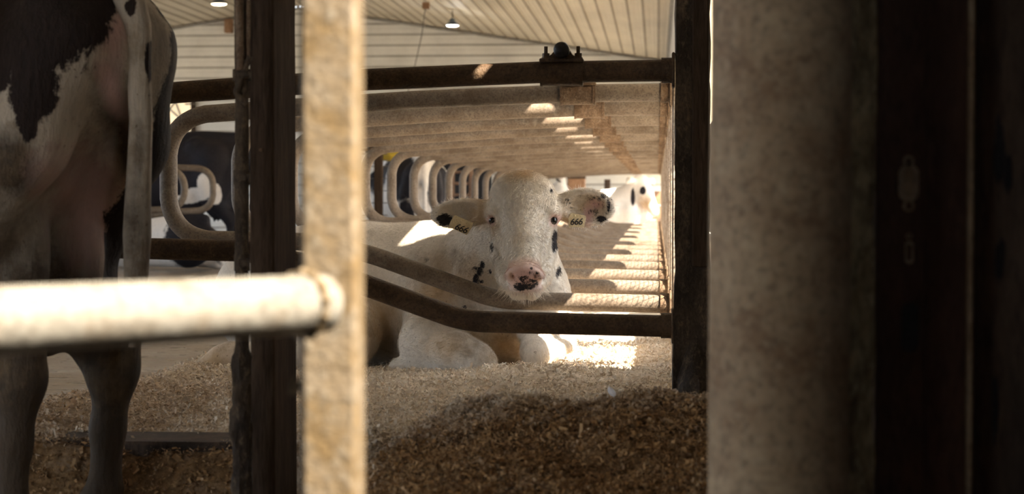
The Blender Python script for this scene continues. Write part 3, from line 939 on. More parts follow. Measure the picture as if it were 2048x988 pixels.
# weld bead where the rail meets the upright
V = []; F = []; ns = 36
side = np.cross(d, [0, 0, 1.0]); side /= np.linalg.norm(side); up = np.array([0, 0, 1.0])
ring = []
for j in range(ns + 1):
    t = 2 * math.pi * j / ns
    ring.append(p1 + d * 0.012 + (side * math.cos(t) + up * math.sin(t)) * 0.0275)
rad = [0.0042 + 0.0014 * math.sin(j * 2.3) for j in range(ns + 1)]
mb = MB().tube(ring, rad, 8, False)
world_part(mb, 'weld', M['gate_post'], gate)
mb = MB().tube([P(600, 776, gY + 0.02), P(588, 772, gY + 0.02)], 0.006, 12).tube([P(588, 772, gY + 0.02), P(584, 771, gY + 0.02)], 0.009, 8)
world_part(mb, 'bolt', M['gate_post'], gate)
mb = MB().box((far[0] - 0.026, far[1] - 0.026, FLOOR_Z), (far[0] + 0.026, far[1] + 0.026, 1.32), 0.005)
world_part(mb, 'upright', M['gate_post'], gate)

# deep dark plank post and the steel rod post with its latch brackets
Y = 4.35
l = P(501, 494, Y)[0]; r = P(549, 494, Y)[0]
wp = thing('plank_post', 'dark brown deep-set timber post just behind the pale gate upright', 'post', ((l + r) / 2, Y + 0.13, -0.05))
V = []; F = []; nz = 60
for i in range(nz):
    z = -0.10 + 3.9 * i / (nz - 1)
    e = lambda k: 0.0018 * float(fbm(k * 3.1, z * 9, 0, 3, 12))
    V += [(l + e(1), Y + e(2), z), (l + 0.004 + e(1), Y - 0.004, z), (r - 0.004 + e(3), Y - 0.004 + e(4), z), (r + e(3), Y, z), (r + e(5), Y + 0.26, z), (l + e(6), Y + 0.26, z)]
for i in range(nz - 1):
    for j in range(6):
        F.append((i * 6 + j, i * 6 + (j + 1) % 6, (i + 1) * 6 + (j + 1) % 6, (i + 1) * 6 + j))
F.append(tuple(range(6))[::-1]); F.append(tuple((nz - 1) * 6 + j for j in range(6)))
world_part(MB().add(V, F), 'plank', M['dark_wood'], wp)
for py in (300, 580, 660):
    c = P(522, py, Y - 0.004)
    world_part(MB().tube([c, c + np.array((0, -0.006, 0))], 0.004, 8), 'nail', M['clamp'], wp)

Y = 4.25
c = P(484, 494, Y)
sp = thing('latch_post', 'slim mud-caked steel post with latch brackets beside the dark timber post', 'post', (c[0], Y, -0.05))
mb = MB()
zz = np.linspace(-0.12, 3.6, 120)
pts = [np.array((c[0] + 0.001 * math.sin(z * 9), Y, z)) for z in zz]
rad = [0.0150 + (0.0035 * max(0.0, min(1.0, (0.36 - z) / 0.15))) + 0.0012 * float(fbm(z * 20, 1.5, 0, 3, 5)) for z in zz]
world_part(mb.tube(pts, rad, 16), 'rod', M['mud_post'], sp)
for py, hh, ww in ((150, 12, 19), (355, 15, 17), (525, 17, 16)):
    q = P(484, py, Y)
    mb = MB().tube([(q[0], Y, q[2] - S(hh, Y)), (q[0], Y, q[2] + S(hh, Y))], S(ww, Y), 14)
    mb.box((q[0] - S(4, Y), Y - 0.030, q[2] - S(hh * .6, Y)), (q[0] + S(ww, Y), Y - 0.006, q[2] + S(hh * .5, Y)), 0.003)
    cl = world_part(mb, 'collar', M['mud_post'], sp)
mb = MB()
a, b, e = P(500, 112, Y - 0.02), P(471, 186, Y - 0.02), P(493, 208, Y - 0.02)
mb.tube(fillet([a, b, e], 0.01, 5), 0.0065, 10)
world_part(mb, 'latch_strap', M['mud_post'], sp)
mb = MB().tube([P(478, 0, Y - 0.02), P(481, 140, Y - 0.02)], 0.009, 10).tube([P(497, 0, Y - .01), P(496, 118, Y - .01)], 0.005, 8)
world_part(mb, 'slide_bar', M['clamp'], sp)
# mud caked round its lower half
V = []; F = []; nz = 60; ns = 16
for i in range(nz):
    z = -0.10 + 0.52 * i / (nz - 1)
    for j in range(ns):
        t = 2 * math.pi * j / ns
        rr = (0.0185 if z > 0.36 else 0.021) + 0.014 * float(fbm(math.cos(t) * 1.5 + 3, math.sin(t) * 1.5 + z * 2, z * 26, 4, 61)) - (0.01 * max(0, (z - 0.36) / 0.06))
        V.append((c[0] - 0.002 + rr * math.cos(t), Y + rr * math.sin(t), z))
for i in range(nz - 1):
    for j in range(ns):
        F.append((i * ns + j, i * ns + (j + 1) % ns, (i + 1) * ns + (j + 1) % ns, (i + 1) * ns + j))
F.append(tuple((nz - 1) * ns + j for j in range(ns)))
world_part(MB().add(V, F), 'caked_mud', M['mud_post'], sp)

# big round column close by on the wall side
Y = 2.40
ca = P(1563, 0, Y + 0.086); cb = P(1555, 988, Y + 0.086)
dd = (ca - cb) / (ca[2] - cb[2])
zz = np.linspace(FLOOR_Z, 3.7, 80)
pts = [cb + dd * (z - cb[2]) for z in zz]
rad = [0.0865 + 0.0012 * float(fbm(z * 6, 0.3, 0, 3, 14)) for z in zz]
cp = thing('round_column', 'thick dusty tan round column close to the camera', 'column', (pts[0][0], pts[0][1], FLOOR_Z))
world_part(MB().tube(pts, rad, 56), 'shaft', M['column_pipe'], cp)
mb = MB().tube([pts[0], pts[1]], 0.12, 40)
world_part(mb, 'base_flange', M['mud_post'], cp)
# crusted timber edge beside it
Y = 2.60
a, b = P(1688, 0, Y)[0], P(1752, 0, Y)[0]
V = []; F = []; nz = 260; nx = 7
for i in range(nz):
    z = FLOOR_Z + 3.7 * i / (nz - 1)
    for j in range(nx):
        x = a + (b - a) * j / (nx - 1)
        e = 0.006 * float(fbm(x * 55, z * 34, 0, 3, 19))
        ex = 0.004 * float(fbm(j + 9.0, z * 22, 0, 3, 23)) if j in (0, nx - 1) else 0
        V.append((x + ex, Y + e, z))
    V.append((b, Y + 0.14, z)); V.append((a, Y + 0.14, z))
m = nx + 2
for i in range(nz - 1):
    for j in range(m):
        F.append((i * m + j, i * m + (j + 1) % m, (i + 1) * m + (j + 1) % m, (i + 1) * m + j))
F.append(tuple(range(m))[::-1]); F.append(tuple((nz - 1) * m + j for j in range(m)))
tm = thing('timber_edge', 'rough crusted timber edge between the round column and the rusty slotted channel', 'timber', ((a + b) / 2, Y + 0.07, FLOOR_Z))
world_part(MB().add(V, F), 'timber', M['moss_wood'], tm)
# slotted rusty channel
Y = 2.62
a, b, c_, e_ = [P(x, 494, Y)[0] for x in (1751, 1852, 1936, 1947)]
ch = thing('slotted_channel', 'dark rusty steel channel with a column of worn slots', 'steel channel', ((a + e_) / 2, Y, FLOOR_Z))
world_part(MB().box((a + 0.001, Y, FLOOR_Z), (b, Y + 0.012, 3.65), 0.002), 'slotted_face', M['rust_channel'], ch, False)
world_part(MB().box((b - 0.012, Y + 0.012, FLOOR_Z), (c_, Y + 0.09, 3.65)), 'recessed_web', M['rust_channel'], ch, False)
world_part(MB().box((c_, Y - 0.004, FLOOR_Z), (e_, Y + 0.09, 3.65), 0.002), 'outer_flange', M['column_pipe'], ch, False)
def stadium(cx, cz, w, h, n=10):
    out = []
    r = w / 2; s = max(0, h / 2 - r)
    for k in range(n + 1):
        t = math.pi * k / n; out.append((cx + r * math.cos(t), cz + s + r * math.sin(t)))
    for k in range(n + 1):
        t = math.pi + math.pi * k / n; out.append((cx + r * math.cos(t), cz - s + r * math.sin(t)))
    return out
for px, py, w_, h_, rim in ((1817, 366, 40, 76, True), (1817, 322, 22, 14, True), (1817, 412, 24, 16, True), (1818, 505, 17, 46, True), (1818, 472, 12, 12, True), (1820, 655, 34, 100, False)):
    q = P(px, py, Y)
    o1 = stadium(q[0], q[2], S(w_, Y), S(h_, Y)); o2 = stadium(q[0], q[2], S(w_ * 0.5, Y), S(h_ * 0.72, Y))
    n = len(o1)
    if rim:
        V = [(x, Y - 0.003, z) for x, z in o1] + [(x, Y - 0.003, z) for x, z in o2] + [(x, Y, z) for x, z in o1] + [(x, Y, z) for x, z in o2]
        F = [(i, (i + 1) % n, n + (i + 1) % n, n + i) for i in range(n)] + [(i, 2 * n + i, 2 * n + (i + 1) % n, (i + 1) % n) for i in range(n)] + [(n + i, n + (i + 1) % n, 3 * n + (i + 1) % n, 3 * n + i) for i in range(n)]
        world_part(MB().add(V, F), 'slot_rim', M['slot_rim'], ch, False)
        if w_ >= 30:
            mb = MB().prism(stadium(q[0], q[2], S(w_ * 0.5, Y), S(h_ * 0.72, Y)), Y - 0.0012, Y + 0.002)
            world_part(mb, 'slot', M['column_pipe'], ch, False)
    else:
        world_part(MB().prism(o1, Y - 0.001, Y + 0.004), 'slot', M['black_steel'], ch, False)  # no hole here: a black plate paints the slot's dark inside
# stained board at the frame's right edge
Y = 2.66
a, b = P(1948, 494, Y)[0], P(2080, 494, Y)[0]
bd = thing('stained_board', 'dark stained upright board beyond the slotted channel', 'board', ((a + b) / 2, Y, FLOOR_Z))
world_part(MB().box((a, Y, FLOOR_Z), (b + 0.02, Y + 0.03, 3.65), 0.003), 'board', M['old_board'], bd, False)
for px, py, rx, ry in ((1998, 300, 10, 70), (2000, 520, 9, 45), (2016, 350, 8, 40), (1990, 820, 7, 60)):
    q = P(px, py, Y)
    V = []; n = 28
    for k in range(n):
        t = 2 * math.pi * k / n; w_ = 1 + 0.5 * float(fbm(math.cos(t) * 2 + px, math.sin(t) * 2, 0, 2, 3))
        V.append((q[0] + S(rx, Y) * w_ * math.cos(t), q[2] + S(ry, Y) * w_ * math.sin(t)))
    world_part(MB().prism(V, Y - 0.0015, Y + 0.001), 'tar_patch', M['black_steel'], bd, False)

# ================================================================== LAMPS AND FAR THINGS
def lamp(px, py, Y, scale, warm, label):
    q = P(px, py, Y)
    ceil_z = RIDGE_Z - abs(q[0] - RIDGE_X) * slope - 0.02
    t = thing('pendant_lamp', label, 'lamp', (q[0], Y, q[2]), 'barn pendant lamps')
    s = scale
    mb = MB().lathe([(0.135 * s, 0.0), (0.13 * s, 0.012 * s), (0.105 * s, 0.045 * s), (0.06 * s, 0.07 * s), (0.052 * s, 0.125 * s), (0.03 * s, 0.14 * s), (0.012 * s, 0.145 * s)], (0, 0, 0), 28)
    mb.build('shade', M['lamp_shade'], t, True)
    mb = MB().lathe([(0.02 * s, -0.022 * s), (0.08 * s, -0.018 * s), (0.118 * s, -0.006 * s), (0.12 * s, 0.006 * s)], (0, 0, 0), 28)
    mb.build('diffuser', M['lamp_glow_warm'] if warm else M['lamp_glow'], t, True)
    MB().tube([(0, 0, 0.14 * s), (0, 0, ceil_z - q[2])], 0.012, 8).build('stem', M['cable'], t, True)
    l = bpy.data.lights.new('lamp_light', 'POINT'); l.energy = 14; l.shadow_soft_size = 0.1
    l.color = (1.0, 0.82, 0.58) if warm else (1.0, 0.95, 0.88)
    lo = bpy.data.objects.new('lamp_light', l); COL.objects.link(lo); lo.parent = t; lo.location = (0, 0, -0.14 * s)
lamp(905, 51, 39.5, 1.0, False, 'pendant lamp with a blue-grey shade, hanging above the stall rails')
lamp(438, 8, 30.0, 0.95, True, 'warm pendant lamp above the standing cow, cut by the top of the frame')
a = P(852, 14, 38.5); a[2] = RIDGE_Z - abs(a[0] - RIDGE_X) * slope - 0.02
b = P(829, 135, 38.5); b2 = P(812, 200, 38.5)
hc = thing('hanging_cable', 'thin cable hanging from a small ceiling box beside the pendant lamp', 'cable', tuple(a))
world_part(MB().tube([a, (a + b) / 2 + np.array((0.03, 0, 0)), b, b2, (b2[0], b2[1], FLOOR_Z + 1.2)], 0.009, 6), 'wire', M['cable'], hc)
world_part(MB().box(a - np.array((0.07, 0.07, 0.13)), a + np.array((0.07, 0.07, 0.0)), 0.01), 'ceiling_box', M['cardboard'], hc, False)
q = P(458, 52, YF - 0.08)
tag(MB().box((q[0] - 0.09, YF - 0.2, q[2] - 0.16), (q[0] + 0.09, YF - 0.02, q[2] + 0.16), 0.015).box((q[0] - 0.05, YF - 0.24, q[2] - 0.1), (q[0] + 0.05, YF - 0.2, q[2] + 0.1), 0.01).build('junction_box', M['cardboard'], loc=(q[0], YF - 0.1, q[2])), 'small brown box fixed high on the far white wall', 'box')

# low plank barrier behind the last stalls
a, b = P(1085, 371, 33.0), P(1312, 371, 33.0)
lw = thing('plank_barrier', 'low brown plank barrier across the end of the stall row', 'barrier', ((a[0] + b[0]) / 2, 33.0, FLOOR_Z))
for i in range(4):
    z = FLOOR_Z + 0.02 + i * 0.24
    world_part(MB().box((a[0], 33.0, z), (XW - 0.01, 33.04, z + 0.225), 0.006), 'plank', M['cardboard'], lw, False)
for x in (a[0] + 0.05, (a[0] + XW) / 2, XW - 0.06):
    world_part(MB().box((x - 0.05, 33.04, FLOOR_Z), (x + 0.05, 33.14, 1.0), 0.006), 'stake', M['old_board'], lw, False)
def carton(x0, x1, z0, z1, y, label):
    t = thing('carton', label, 'box', ((x0 + x1) / 2, y + 0.2, z0), 'brown cartons at the end of the row')
    world_part(MB().box((x0, y, z0), (x1, y + 0.4, z1), 0.008), 'box_body', M['cardboard'], t, False)
    world_part(MB().box((x0 - 0.006, y - 0.006, z1 - 0.045), (x1 + 0.006, y + 0.406, z1 + 0.004), 0.006), 'lid', M['old_board'], t, False)
a, b = P(1132, 385, 31.2), P(1168, 352, 31.2)
carton(a[0], b[0], FLOOR_Z, a[2] - 0.14, 31.2, 'lower brown carton beyond the white cow\'s ear at the row\'s end')
carton(a[0] + 0.02, b[0] + 0.01, a[2] - 0.136, b[2], 31.2, 'upper brown carton beyond the white cow\'s ear at the row\'s end')
# plump white feed bag standing next to the cartons
a = P(1115, 372, 31.0)
f = Field(np.linspace(a[0] - .35, a[0] + .35, 36), np.linspace(30.7, 31.3, 32), np.linspace(-.1, 1.15, 60))
f.cone((a[0], 31, 0.18), (a[0] + 0.03, 31, 0.72), 0.20, 0.17, 0.05, ((0, 1, 0), 0.7)).cone((a[0], 31, 0.7), (a[0] + .06, 31, 0.98), 0.17, 0.06, 0.08)
f.ell((a[0] - .1, 30.9, .5), ((1, 0, 0), (0, 1, 0), (0, 0, 1)), (.12, .1, .2), .06)
V, F = f.mesh()
wb = thing('feed_bag', 'plump white bag standing left of the brown cartons in the distance', 'bag', (a[0], 31, FLOOR_Z))
o = link('sack', np_mesh('sack', V - np.array((a[0], 31, FLOOR_Z)), F), M['white_bag'], wb)
world_part(MB().tube([(a[0] + 0.03, 31, .93), (a[0] + .05, 31, .955)], 0.08, 12), 'tie', M['cable'], wb)
# small hay heap
hx = P(1207, 383, 32.0)
n = 30; V = []; F = []
for i in range(n):
    for j in range(n):
        u = -1 + 2 * i / (n - 1); v = -1 + 2 * j / (n - 1)
        r2 = u * u + v * v
        V.append((hx[0] + u * .45, 32 + v * .4, FLOOR_Z + max(0, 1 - r2) ** 0.6 * (0.88 + .25 * float(fbm(u * 4, v * 4, 0, 3, 2)))))
F = [(i * n + j, (i + 1) * n + j, (i + 1) * n + j + 1, i * n + j + 1) for i in range(n - 1) for j in range(n - 1)]
tag(MB().add(V, F).build('hay_pile', M['hay'], None, True), 'golden hay heap behind the distant white lying cow', 'hay', kind='stuff')

# wire gate, barred gate and cow brush out in the alley
gY2 = 22.0
a, b = P(726, 298, gY2), P(772, 440, gY2)
wg = thing('wire_gate', 'dark post and wire mesh gate seen through the loops beside the pale gate', 'gate', (a[0], gY2, FLOOR_Z))
c = P(757, 300, gY2)
world_part(MB().box((c[0] - 0.045, gY2 - 0.05, FLOOR_Z), (c[0] + 0.045, gY2 + 0.05, 1.75), 0.006), 'post', M['dark_wood'], wg, False)
mb = MB()
for k in range(6):
    x = c[0] - 0.55 + k * 0.11; mb.tube([(x, gY2, 0.1), (x, gY2, 1.6)], 0.006, 6)
for k in range(12):
    z = 0.1 + k * 0.135; mb.tube([(c[0] - 0.56, gY2, z), (c[0] + .1, gY2, z)], 0.006, 6)
world_part(mb, 'wire_mesh', M['cable'], wg)
world_part(MB().tube(fillet([(c[0] - .6, gY2, FLOOR_Z), (c[0] - .6, gY2, 1.62), (c[0], gY2, 1.62)], .05), 0.018, 8), 'gate_frame', M['clamp'], wg)
bY = 29.0
a, b = P(868, 330, bY), P(942, 420, bY)
bg_ = thing('barred_gate', 'dark gate with brown horizontal bars seen through the smaller loops', 'gate', (a[0], bY, FLOOR_Z))
for py in (322, 344, 367, 390, 412):
    z = P(900, py, bY)[2]
    world_part(MB().tube([(a[0], bY, z), (b[0], bY, z)], 0.022, 10), 'bar', M['dark_gate'], bg_)
for x in (a[0], (a[0] + b[0]) / 2, b[0]):
    world_part(MB().box((x - .03, bY - .025, FLOOR_Z), (x + .03, bY + .025, 1.3), .005), 'stile', M['dark_gate'], bg_, False)
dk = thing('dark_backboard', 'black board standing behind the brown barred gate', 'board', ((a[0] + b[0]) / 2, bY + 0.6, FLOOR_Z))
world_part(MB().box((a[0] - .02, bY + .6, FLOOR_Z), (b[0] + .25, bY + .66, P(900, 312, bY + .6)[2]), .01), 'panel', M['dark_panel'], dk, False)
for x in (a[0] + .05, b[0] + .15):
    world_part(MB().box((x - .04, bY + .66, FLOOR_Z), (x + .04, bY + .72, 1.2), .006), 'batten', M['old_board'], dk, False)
yY = 22.6
q = P(778, 306, yY)
cb_ = thing('cow_brush', 'yellow drum-shaped cow brush above the black and white cow behind the loops', 'brush', (q[0], yY, q[2]))
mb = MB()
pr = [(0.03, -0.16), (0.08, -0.15), (0.12, -0.10), (0.125, 0.0), (0.12, 0.10), (0.08, 0.15), (0.03, 0.16)]
V = []; F = []; sg = 26
for (r_, y) in pr:
    for k in range(sg):
        t = 2 * math.pi * k / sg; V.append((q[0] + y, yY + r_ * (1 + .06 * (k % 2)) * math.cos(t), q[2] + .04 + r_ * (1 + .06 * (k % 2)) * math.sin(t)))
for i in range(len(pr) - 1):
    for k in range(sg):
        F.append((i * sg + k, i * sg + (k + 1) % sg, (i + 1) * sg + (k + 1) % sg, (i + 1) * sg + k))
world_part(mb.add(V, F), 'bristle_drum', M['yellow'], cb_)
world_part(MB().tube([(q[0] - .36, yY, q[2] + .04), (q[0] + .17, yY, q[2] + .04)], 0.02, 8).tube([(q[0] - .36, yY, q[2] + .04), (q[0] - .36, yY, FLOOR_Z)], 0.03, 8), 'arm', M['clamp'], cb_)

# small pale feather lying on the bedding
for yy in np.arange(4.3, 7.0, .01):
    q = P(1228, 802, yy)
    if q[2] <= float(bed_h(q[0], q[1])) + .006: break
q[2] = float(bed_h(q[0], q[1])) + 0.014
ft = thing('feather', 'small white feather lying on the shavings in front of the sunlit patch', 'feather', tuple(q))
V = []; F = []; n = 14
for i in range(n + 1):
    t = i / n; wv = 0.0085 * math.sin(math.pi * min(1, t * 1.08)) ** 0.7 + 0.0004
    cz = 0.026 * t; cy = 0.006 * t * t; cxx = -0.012 * t
    for s_ in (-1, 0, 1):
        V.append((q[0] + cxx + s_ * wv, q[1] + cy + abs(s_) * 0.003, q[2] + cz))
for i in range(n):
    for j in range(2):
        F.append((i * 3 + j, i * 3 + j + 1, (i + 1) * 3 + j + 1, (i + 1) * 3 + j))
world_part(MB().add(V, F), 'vane', M['feather'], ft)
world_part(MB().tube([q + np.array((0.004, 0, -0.010)), q + np.array((-.006, .002, .013)), q + np.array((-.012, .006, .026))], 0.0008, 6), 'quill', M['feather'], ft)

# ================================================================== COWS
X_, Y_, Z_ = (1, 0, 0), (0, 1, 0), (0, 0, 1)
def standing_prims(f, detail=True, k=0.05):
    """A standing dairy cow: x forward, y to its left, z up from the ground."""
    f.cone((-.50, 0, 1.00), (.35, 0, .96), .35, .35, .08, (Y_, .86))
    f.cone((-.35, 0, .86), (.25, 0, .84), .30, .28, .10, (Y_, .95))
    f.cone((.35, 0, .98), (.66, 0, 1.02), .32, .24, .1, (Y_, .75))
    f.cone((-.5, 0, 1.10), (-.82, 0, 1.12), .25, .17, .08, (Y_, 1.05))
    f.cone((-.86, 0, 1.33), (.6, 0, 1.33), .065, .075, .10)
    for s in (1, -1):
        f.cone((-.42, s * .20, 1.27), (-.40, s * .23, 1.25), .06, .06, .08)
        f.cone((-.88, s * .12, 1.19), (-.92, s * .12, 1.16), .07, .06, .07)
        # thigh and the muscle behind it, leg down to the hoof
        f.chain([((-.61, s * .18, 1.08), .20), ((-.56, s * .20, .86), .16), ((-.58, s * .20, .68), .10)], .07)
        f.chain([((-.86, s * .13, 1.10), .10), ((-.82, s * .16, .94), .092), ((-.70, s * .19, .77), .085), ((-.65, s * .19, .63), .072), ((-.76, s * .16, .52), .048)], .05)
        f.chain([((-.62, s * .20, .68), .08), ((-.74, s * .16, .51), .058), ((-.785, s * .15, .43), .053)], .05)
        f.chain([((-.83, s * .155, .53), .040), ((-.80, s * .15, .44), .050), ((-.78, s * .15, .30), .036), ((-.77, s * .15, .16), .036), ((-.75, s * .15, .115), .048), ((-.72, s * .15, .07), .044)], .03)
        f.chain([((-.71, s * .15, .05), .052), ((-.66, s * .15, .028), .045)], .02)
        f.chain([((.52, s * .19, 1.05), .17), ((.44, s * .20, .80), .12), ((.46, s * .18, .60), .072), ((.48, s * .17, .45), .054), ((.485, s * .17, .40), .050), ((.475, s * .17, .25), .034), ((.475, s * .17, .13), .040), ((.50, s * .17, .07), .042)], .05)
        f.chain([((.51, s * .17, .05), .05), ((.56, s * .17, .028), .043)], .02)
        f.chain([((1.10, s * .08, 1.47), .03), ((1.10, s * .20, 1.47), .05), ((1.09, s * .27, 1.44), .025)], .02)
    f.cone((.60, 0, 1.12), (1.08, 0, 1.34), .24, .13, .1, (Y_, .62))
    f.cone((.62, 0, .96), (.95, 0, 1.14), .16, .11, .1, (Y_, .5))
    f.chain([((1.12, 0, 1.44), .115), ((1.26, 0, 1.32), .105), ((1.46, 0, 1.13), .068), ((1.52, 0, 1.07), .062)], .04)
    # udder with its quarters and teats
    for s in (1, -1):
        f.ell((-.64, s * .088, .70), (X_, Y_, Z_), (.165, .105, .24), .022)
        f.ell((-.36, s * .085, .64), (X_, Y_, Z_), (.15, .10, .15), .045)
        f.cone((-.60, s * .09, .50), (-.60, s * .095, .43), .016, .012, .02)
        f.cone((-.38, s * .09, .50), (-.38, s * .095, .44), .016, .012, .02)
        f.cone((-.74, s * .06, .92), (-.66, s * .07, .72), .055, .08, .05)
def cow_attrs(me, V, blk, tan=(), pink=()):
    attr(me, 'blk', blobs(V, blk)); attr(me, 'tan', blobs(V, tan)); attr(me, 'pink', blobs(V, pink))
def place(V, heading, loc):
    c, s = math.cos(heading), math.sin(heading)
    return np.stack([V[:, 0] * c - V[:, 1] * s + loc[0], V[:, 0] * s + V[:, 1] * c + loc[1], V[:, 2] + loc[2]], 1)

# ---- standing cow close on the left, seen from behind
HL = math.pi - math.radians(25)
LOC = np.array((-1.335, 4.46, FLOOR_Z))
CS = 1.05
hind = np.array((-.80, 0)) * CS
LOC[0] -= math.cos(HL) * hind[0]; LOC[1] -= math.sin(HL) * hind[0]
f = Field(grade(-1.12, 1.65, [(-.25, .0095), (1.65, .026)]), grade(-.44, .44, [(.44, .0095)]), grade(-.03, 1.6, [(1.35, .0095), (1.6, .02)]))
standing_prims(f)
V, F = f.mesh(); V = relax(V, F, 2)
V = V * CS
me = np_mesh('body', V, F)
W = place(V, HL, LOC)
def wspot(px, py, rx, rz, Y=4.25, ry=.45):
    return (P(px, py, Y), (S(rx, Y), ry, S(rz, Y)))
blk = [wspot(90, 40, 105, 115), wspot(78, 175, 48, 82), wspot(72, 245, 18, 40), wspot(12, 120, 20, 70), wspot(8, 60, 60, 90), wspot(175, 20, 36, 85), wspot(-200, 60, 180, 240), wspot(-500, 100, 400, 260), wspot(308, 100, 30, 260, 4.8, .35)]
bf = blobs(W, blk)
bf = np.maximum(bf, np.clip(0.5 + (-.13 - V[:, 1]) * 6, 0, 1) * (V[:, 2] > .55))  # whole far thigh blackened: dark coat and its shade painted as one
bf = np.maximum(bf, blobs(V, [((1.3, 0, 1.4), (.45, .3, .35))]))
attr(me, 'blk', bf)
attr(me, 'tan', 1.6 * blobs(W, [wspot(205, 300, 30, 110), wspot(200, 500, 24, 90), wspot(60, 860, 200, 330, 4.2, .8), wspot(215, 860, 200, 330, 4.6, .8), wspot(60, 800, 150, 240, 4.2, .6), wspot(215, 800, 150, 240, 4.6, .6), wspot(30, 330, 40, 50)]))
attr(me, 'pink', blobs(W, [wspot(212, 60, 16, 80), wspot(200, 170, 18, 70), wspot(160, 420, 60, 120, 4.4)]) * .8)
lc = thing('standing_cow', 'black and white cow standing at the edge of the frame, its hindquarters towards us', 'cow', tuple(LOC), None, HL)
body = link('body', me, M['coat_left'], lc)
body['label'] = 'black and white soiled coat'
pts = [((-.95, 0, 1.30), .042), ((-.99, -.005, 1.18), .032), ((-.995, -.01, .98), .027), ((-.985, -.01, .80), .026), ((-.98, -.01, .66), .028), ((-.975, -.01, .58), .032), ((-.97, -.01, .53), .026), ((-.968, -.01, .50), .008)]
pth = densify([np.array(p) * CS for p, r_ in pts], .02)
tr = np.interp(np.linspace(0, 1, len(pth)), np.linspace(0, 1, len(pts)), [r_ for p, r_ in pts])
tl = MB().tube(pth, list(tr), 16).build('tail', M['coat_left'], lc, True)
tv = np.array([v.co[:] for v in tl.data.vertices])
tw = place(tv, HL, LOC)
attr(tl.data, 'blk', blobs(tw, [wspot(272, 112, 9, 46), wspot(236, 5, 14, 20)]))
attr(tl.data, 'tan', blobs(tw, [wspot(240, 480, 30, 120), wspot(250, 300, 10, 60)])); attr(tl.data, 'pink', tw[:, 0] * 0)

# ---- cows farther off
def far_standing(name, label, heading, loc, blk, step=.026, size=1.0, white=None):
    f = Field(np.arange(-1.15, 1.7, step), np.arange(-.45, .46, step), np.arange(-.03, 1.62, step))
    standing_prims(f)
    f.chain([((-.95, 0, 1.30), .045), ((-1.0, 0, 1.0), .032), ((-1.0, 0, .6), .032), ((-.99, 0, .45), .045)], .03)
    V, F = f.mesh(); V = relax(V, F, 1) * size
    me = np_mesh('body', V, F); cow_attrs(me, V, blk)
    if white: me.attributes['blk'].data.foreach_set('value', (1 - 1.15 * blobs(place(V, heading, loc), white)).astype(np.float32))
    t = thing(name, label, 'cow', loc, None, heading)
    link('body', me, M['coat_far'], t)
    return t
far_standing('standing_cow', 'large black cow standing side-on across the alley behind the loops', math.pi, (-5.58, 22.2, PLAT_Z),
             [((.1, 0, 1.0), (1.1, .8, .46)), ((-.78, 0, 1.0), (.4, .8, .3)), ((-.9, 0, .5), (.18, .6, .5)), ((1.3, 0, 1.3), (.5, .4, .5)), ((-.15, 0, 1.15), (.9, .7, .42))], size=1.05,
             white=[wspot(372, 399, 28, 8, 22.0, .7), wspot(400, 388, 24, 12, 22.0, .7), wspot(414, 370, 12, 22, 22.0, .7), wspot(434, 388, 12, 20, 22.0, .7), wspot(278, 378, 14, 12, 22.0, .7)])
far_standing('standing_cow', 'black and white cow standing behind the stall loops, seen from the rear', math.pi / 2 + 0.35, (-3.05, 24.2, FLOOR_Z),
             [((-.6, .2, 1.1), (.5, .16, .35)), ((-.8, -.22, 1.0), (.4, .16, .28)), ((.2, 0, 1.1), (.5, .5, .3)), ((-.8, .18, .55), (.3, .12, .30)), ((-.8, -.2, .55), (.2, .12, .2)), ((1.3, 0, 1.3), (.5, .4, .5))])
def lying_prims(f, head=None):
    f.cone((-.62, 0, .34), (.30, 0, .36), .31, .31, .08, (Y_, 1.0))
    f.cone((-.62, .02, .38), (-.95, .04, .34), .27, .18, .08)
    f.cone((.30, 0, .40), (.62, 0, .46), .27, .20, .1)
    f.cone((-.9, 0, .60), (.5, 0, .66), .06, .08, .10)
    for s in (1, -1):
        f.chain([((.50, s * .20, .42), .15), ((.48, s * .25, .20), .10), ((.80, s * .20, .12), .062), ((.82, s * .20, .07), .05), ((.52, s * .24, .045), .045)], .05)
    f.chain([((-.60, -.25, .34), .20), ((-.30, -.42, .16), .12), ((-.62, -.52, .09), .07), ((-.25, -.58, .06), .05)], .06)
    if head is None: f.cone((.55, 0, .52), (.95, 0, .78), .22, .13, .1, (Y_, .7))
    else: f.cone((.42, 0, .52), head, .21, .125, .1, (Y_, .8))
def far_lying(label, heading, loc, blk, head, step=.022, tan=(), pink=(), size=1.0):
    f = Field(np.arange(-1.2, 1.75, step), np.arange(-.75, .55, step), np.arange(-.02, 1.25, step))
    lying_prims(f, None if head[0][0][0] > .9 else head[0][0])
    h = [(np.array(p), r_) for p, r_ in head]
    if head[0][0][0] > .9: f.chain([((.95, 0, .78), .13), (h[0][0], h[0][1])], .06)
    f.chain(h, .04)
    side = np.cross(h[1][0] - h[0][0], Z_); side /= np.linalg.norm(side)
    for s in (1, -1):
        b = h[0][0] + side * s * .09 + np.array((0, 0, .04))
        f.chain([(b, .03), (b + side * s * .11 + np.array((0, 0, .01)), .048), (b + side * s * .17 - np.array((0, 0, .03)), .02)], .02)
    V, F = f.mesh(); V = relax(V, F, 1)
    me = np_mesh('body', V * size, F); cow_attrs(me, V, blk, tan, pink)
    t = thing('lying_cow', label, 'cow', loc, None, heading)
    link('body', me, M['coat_far'], t)
    return t
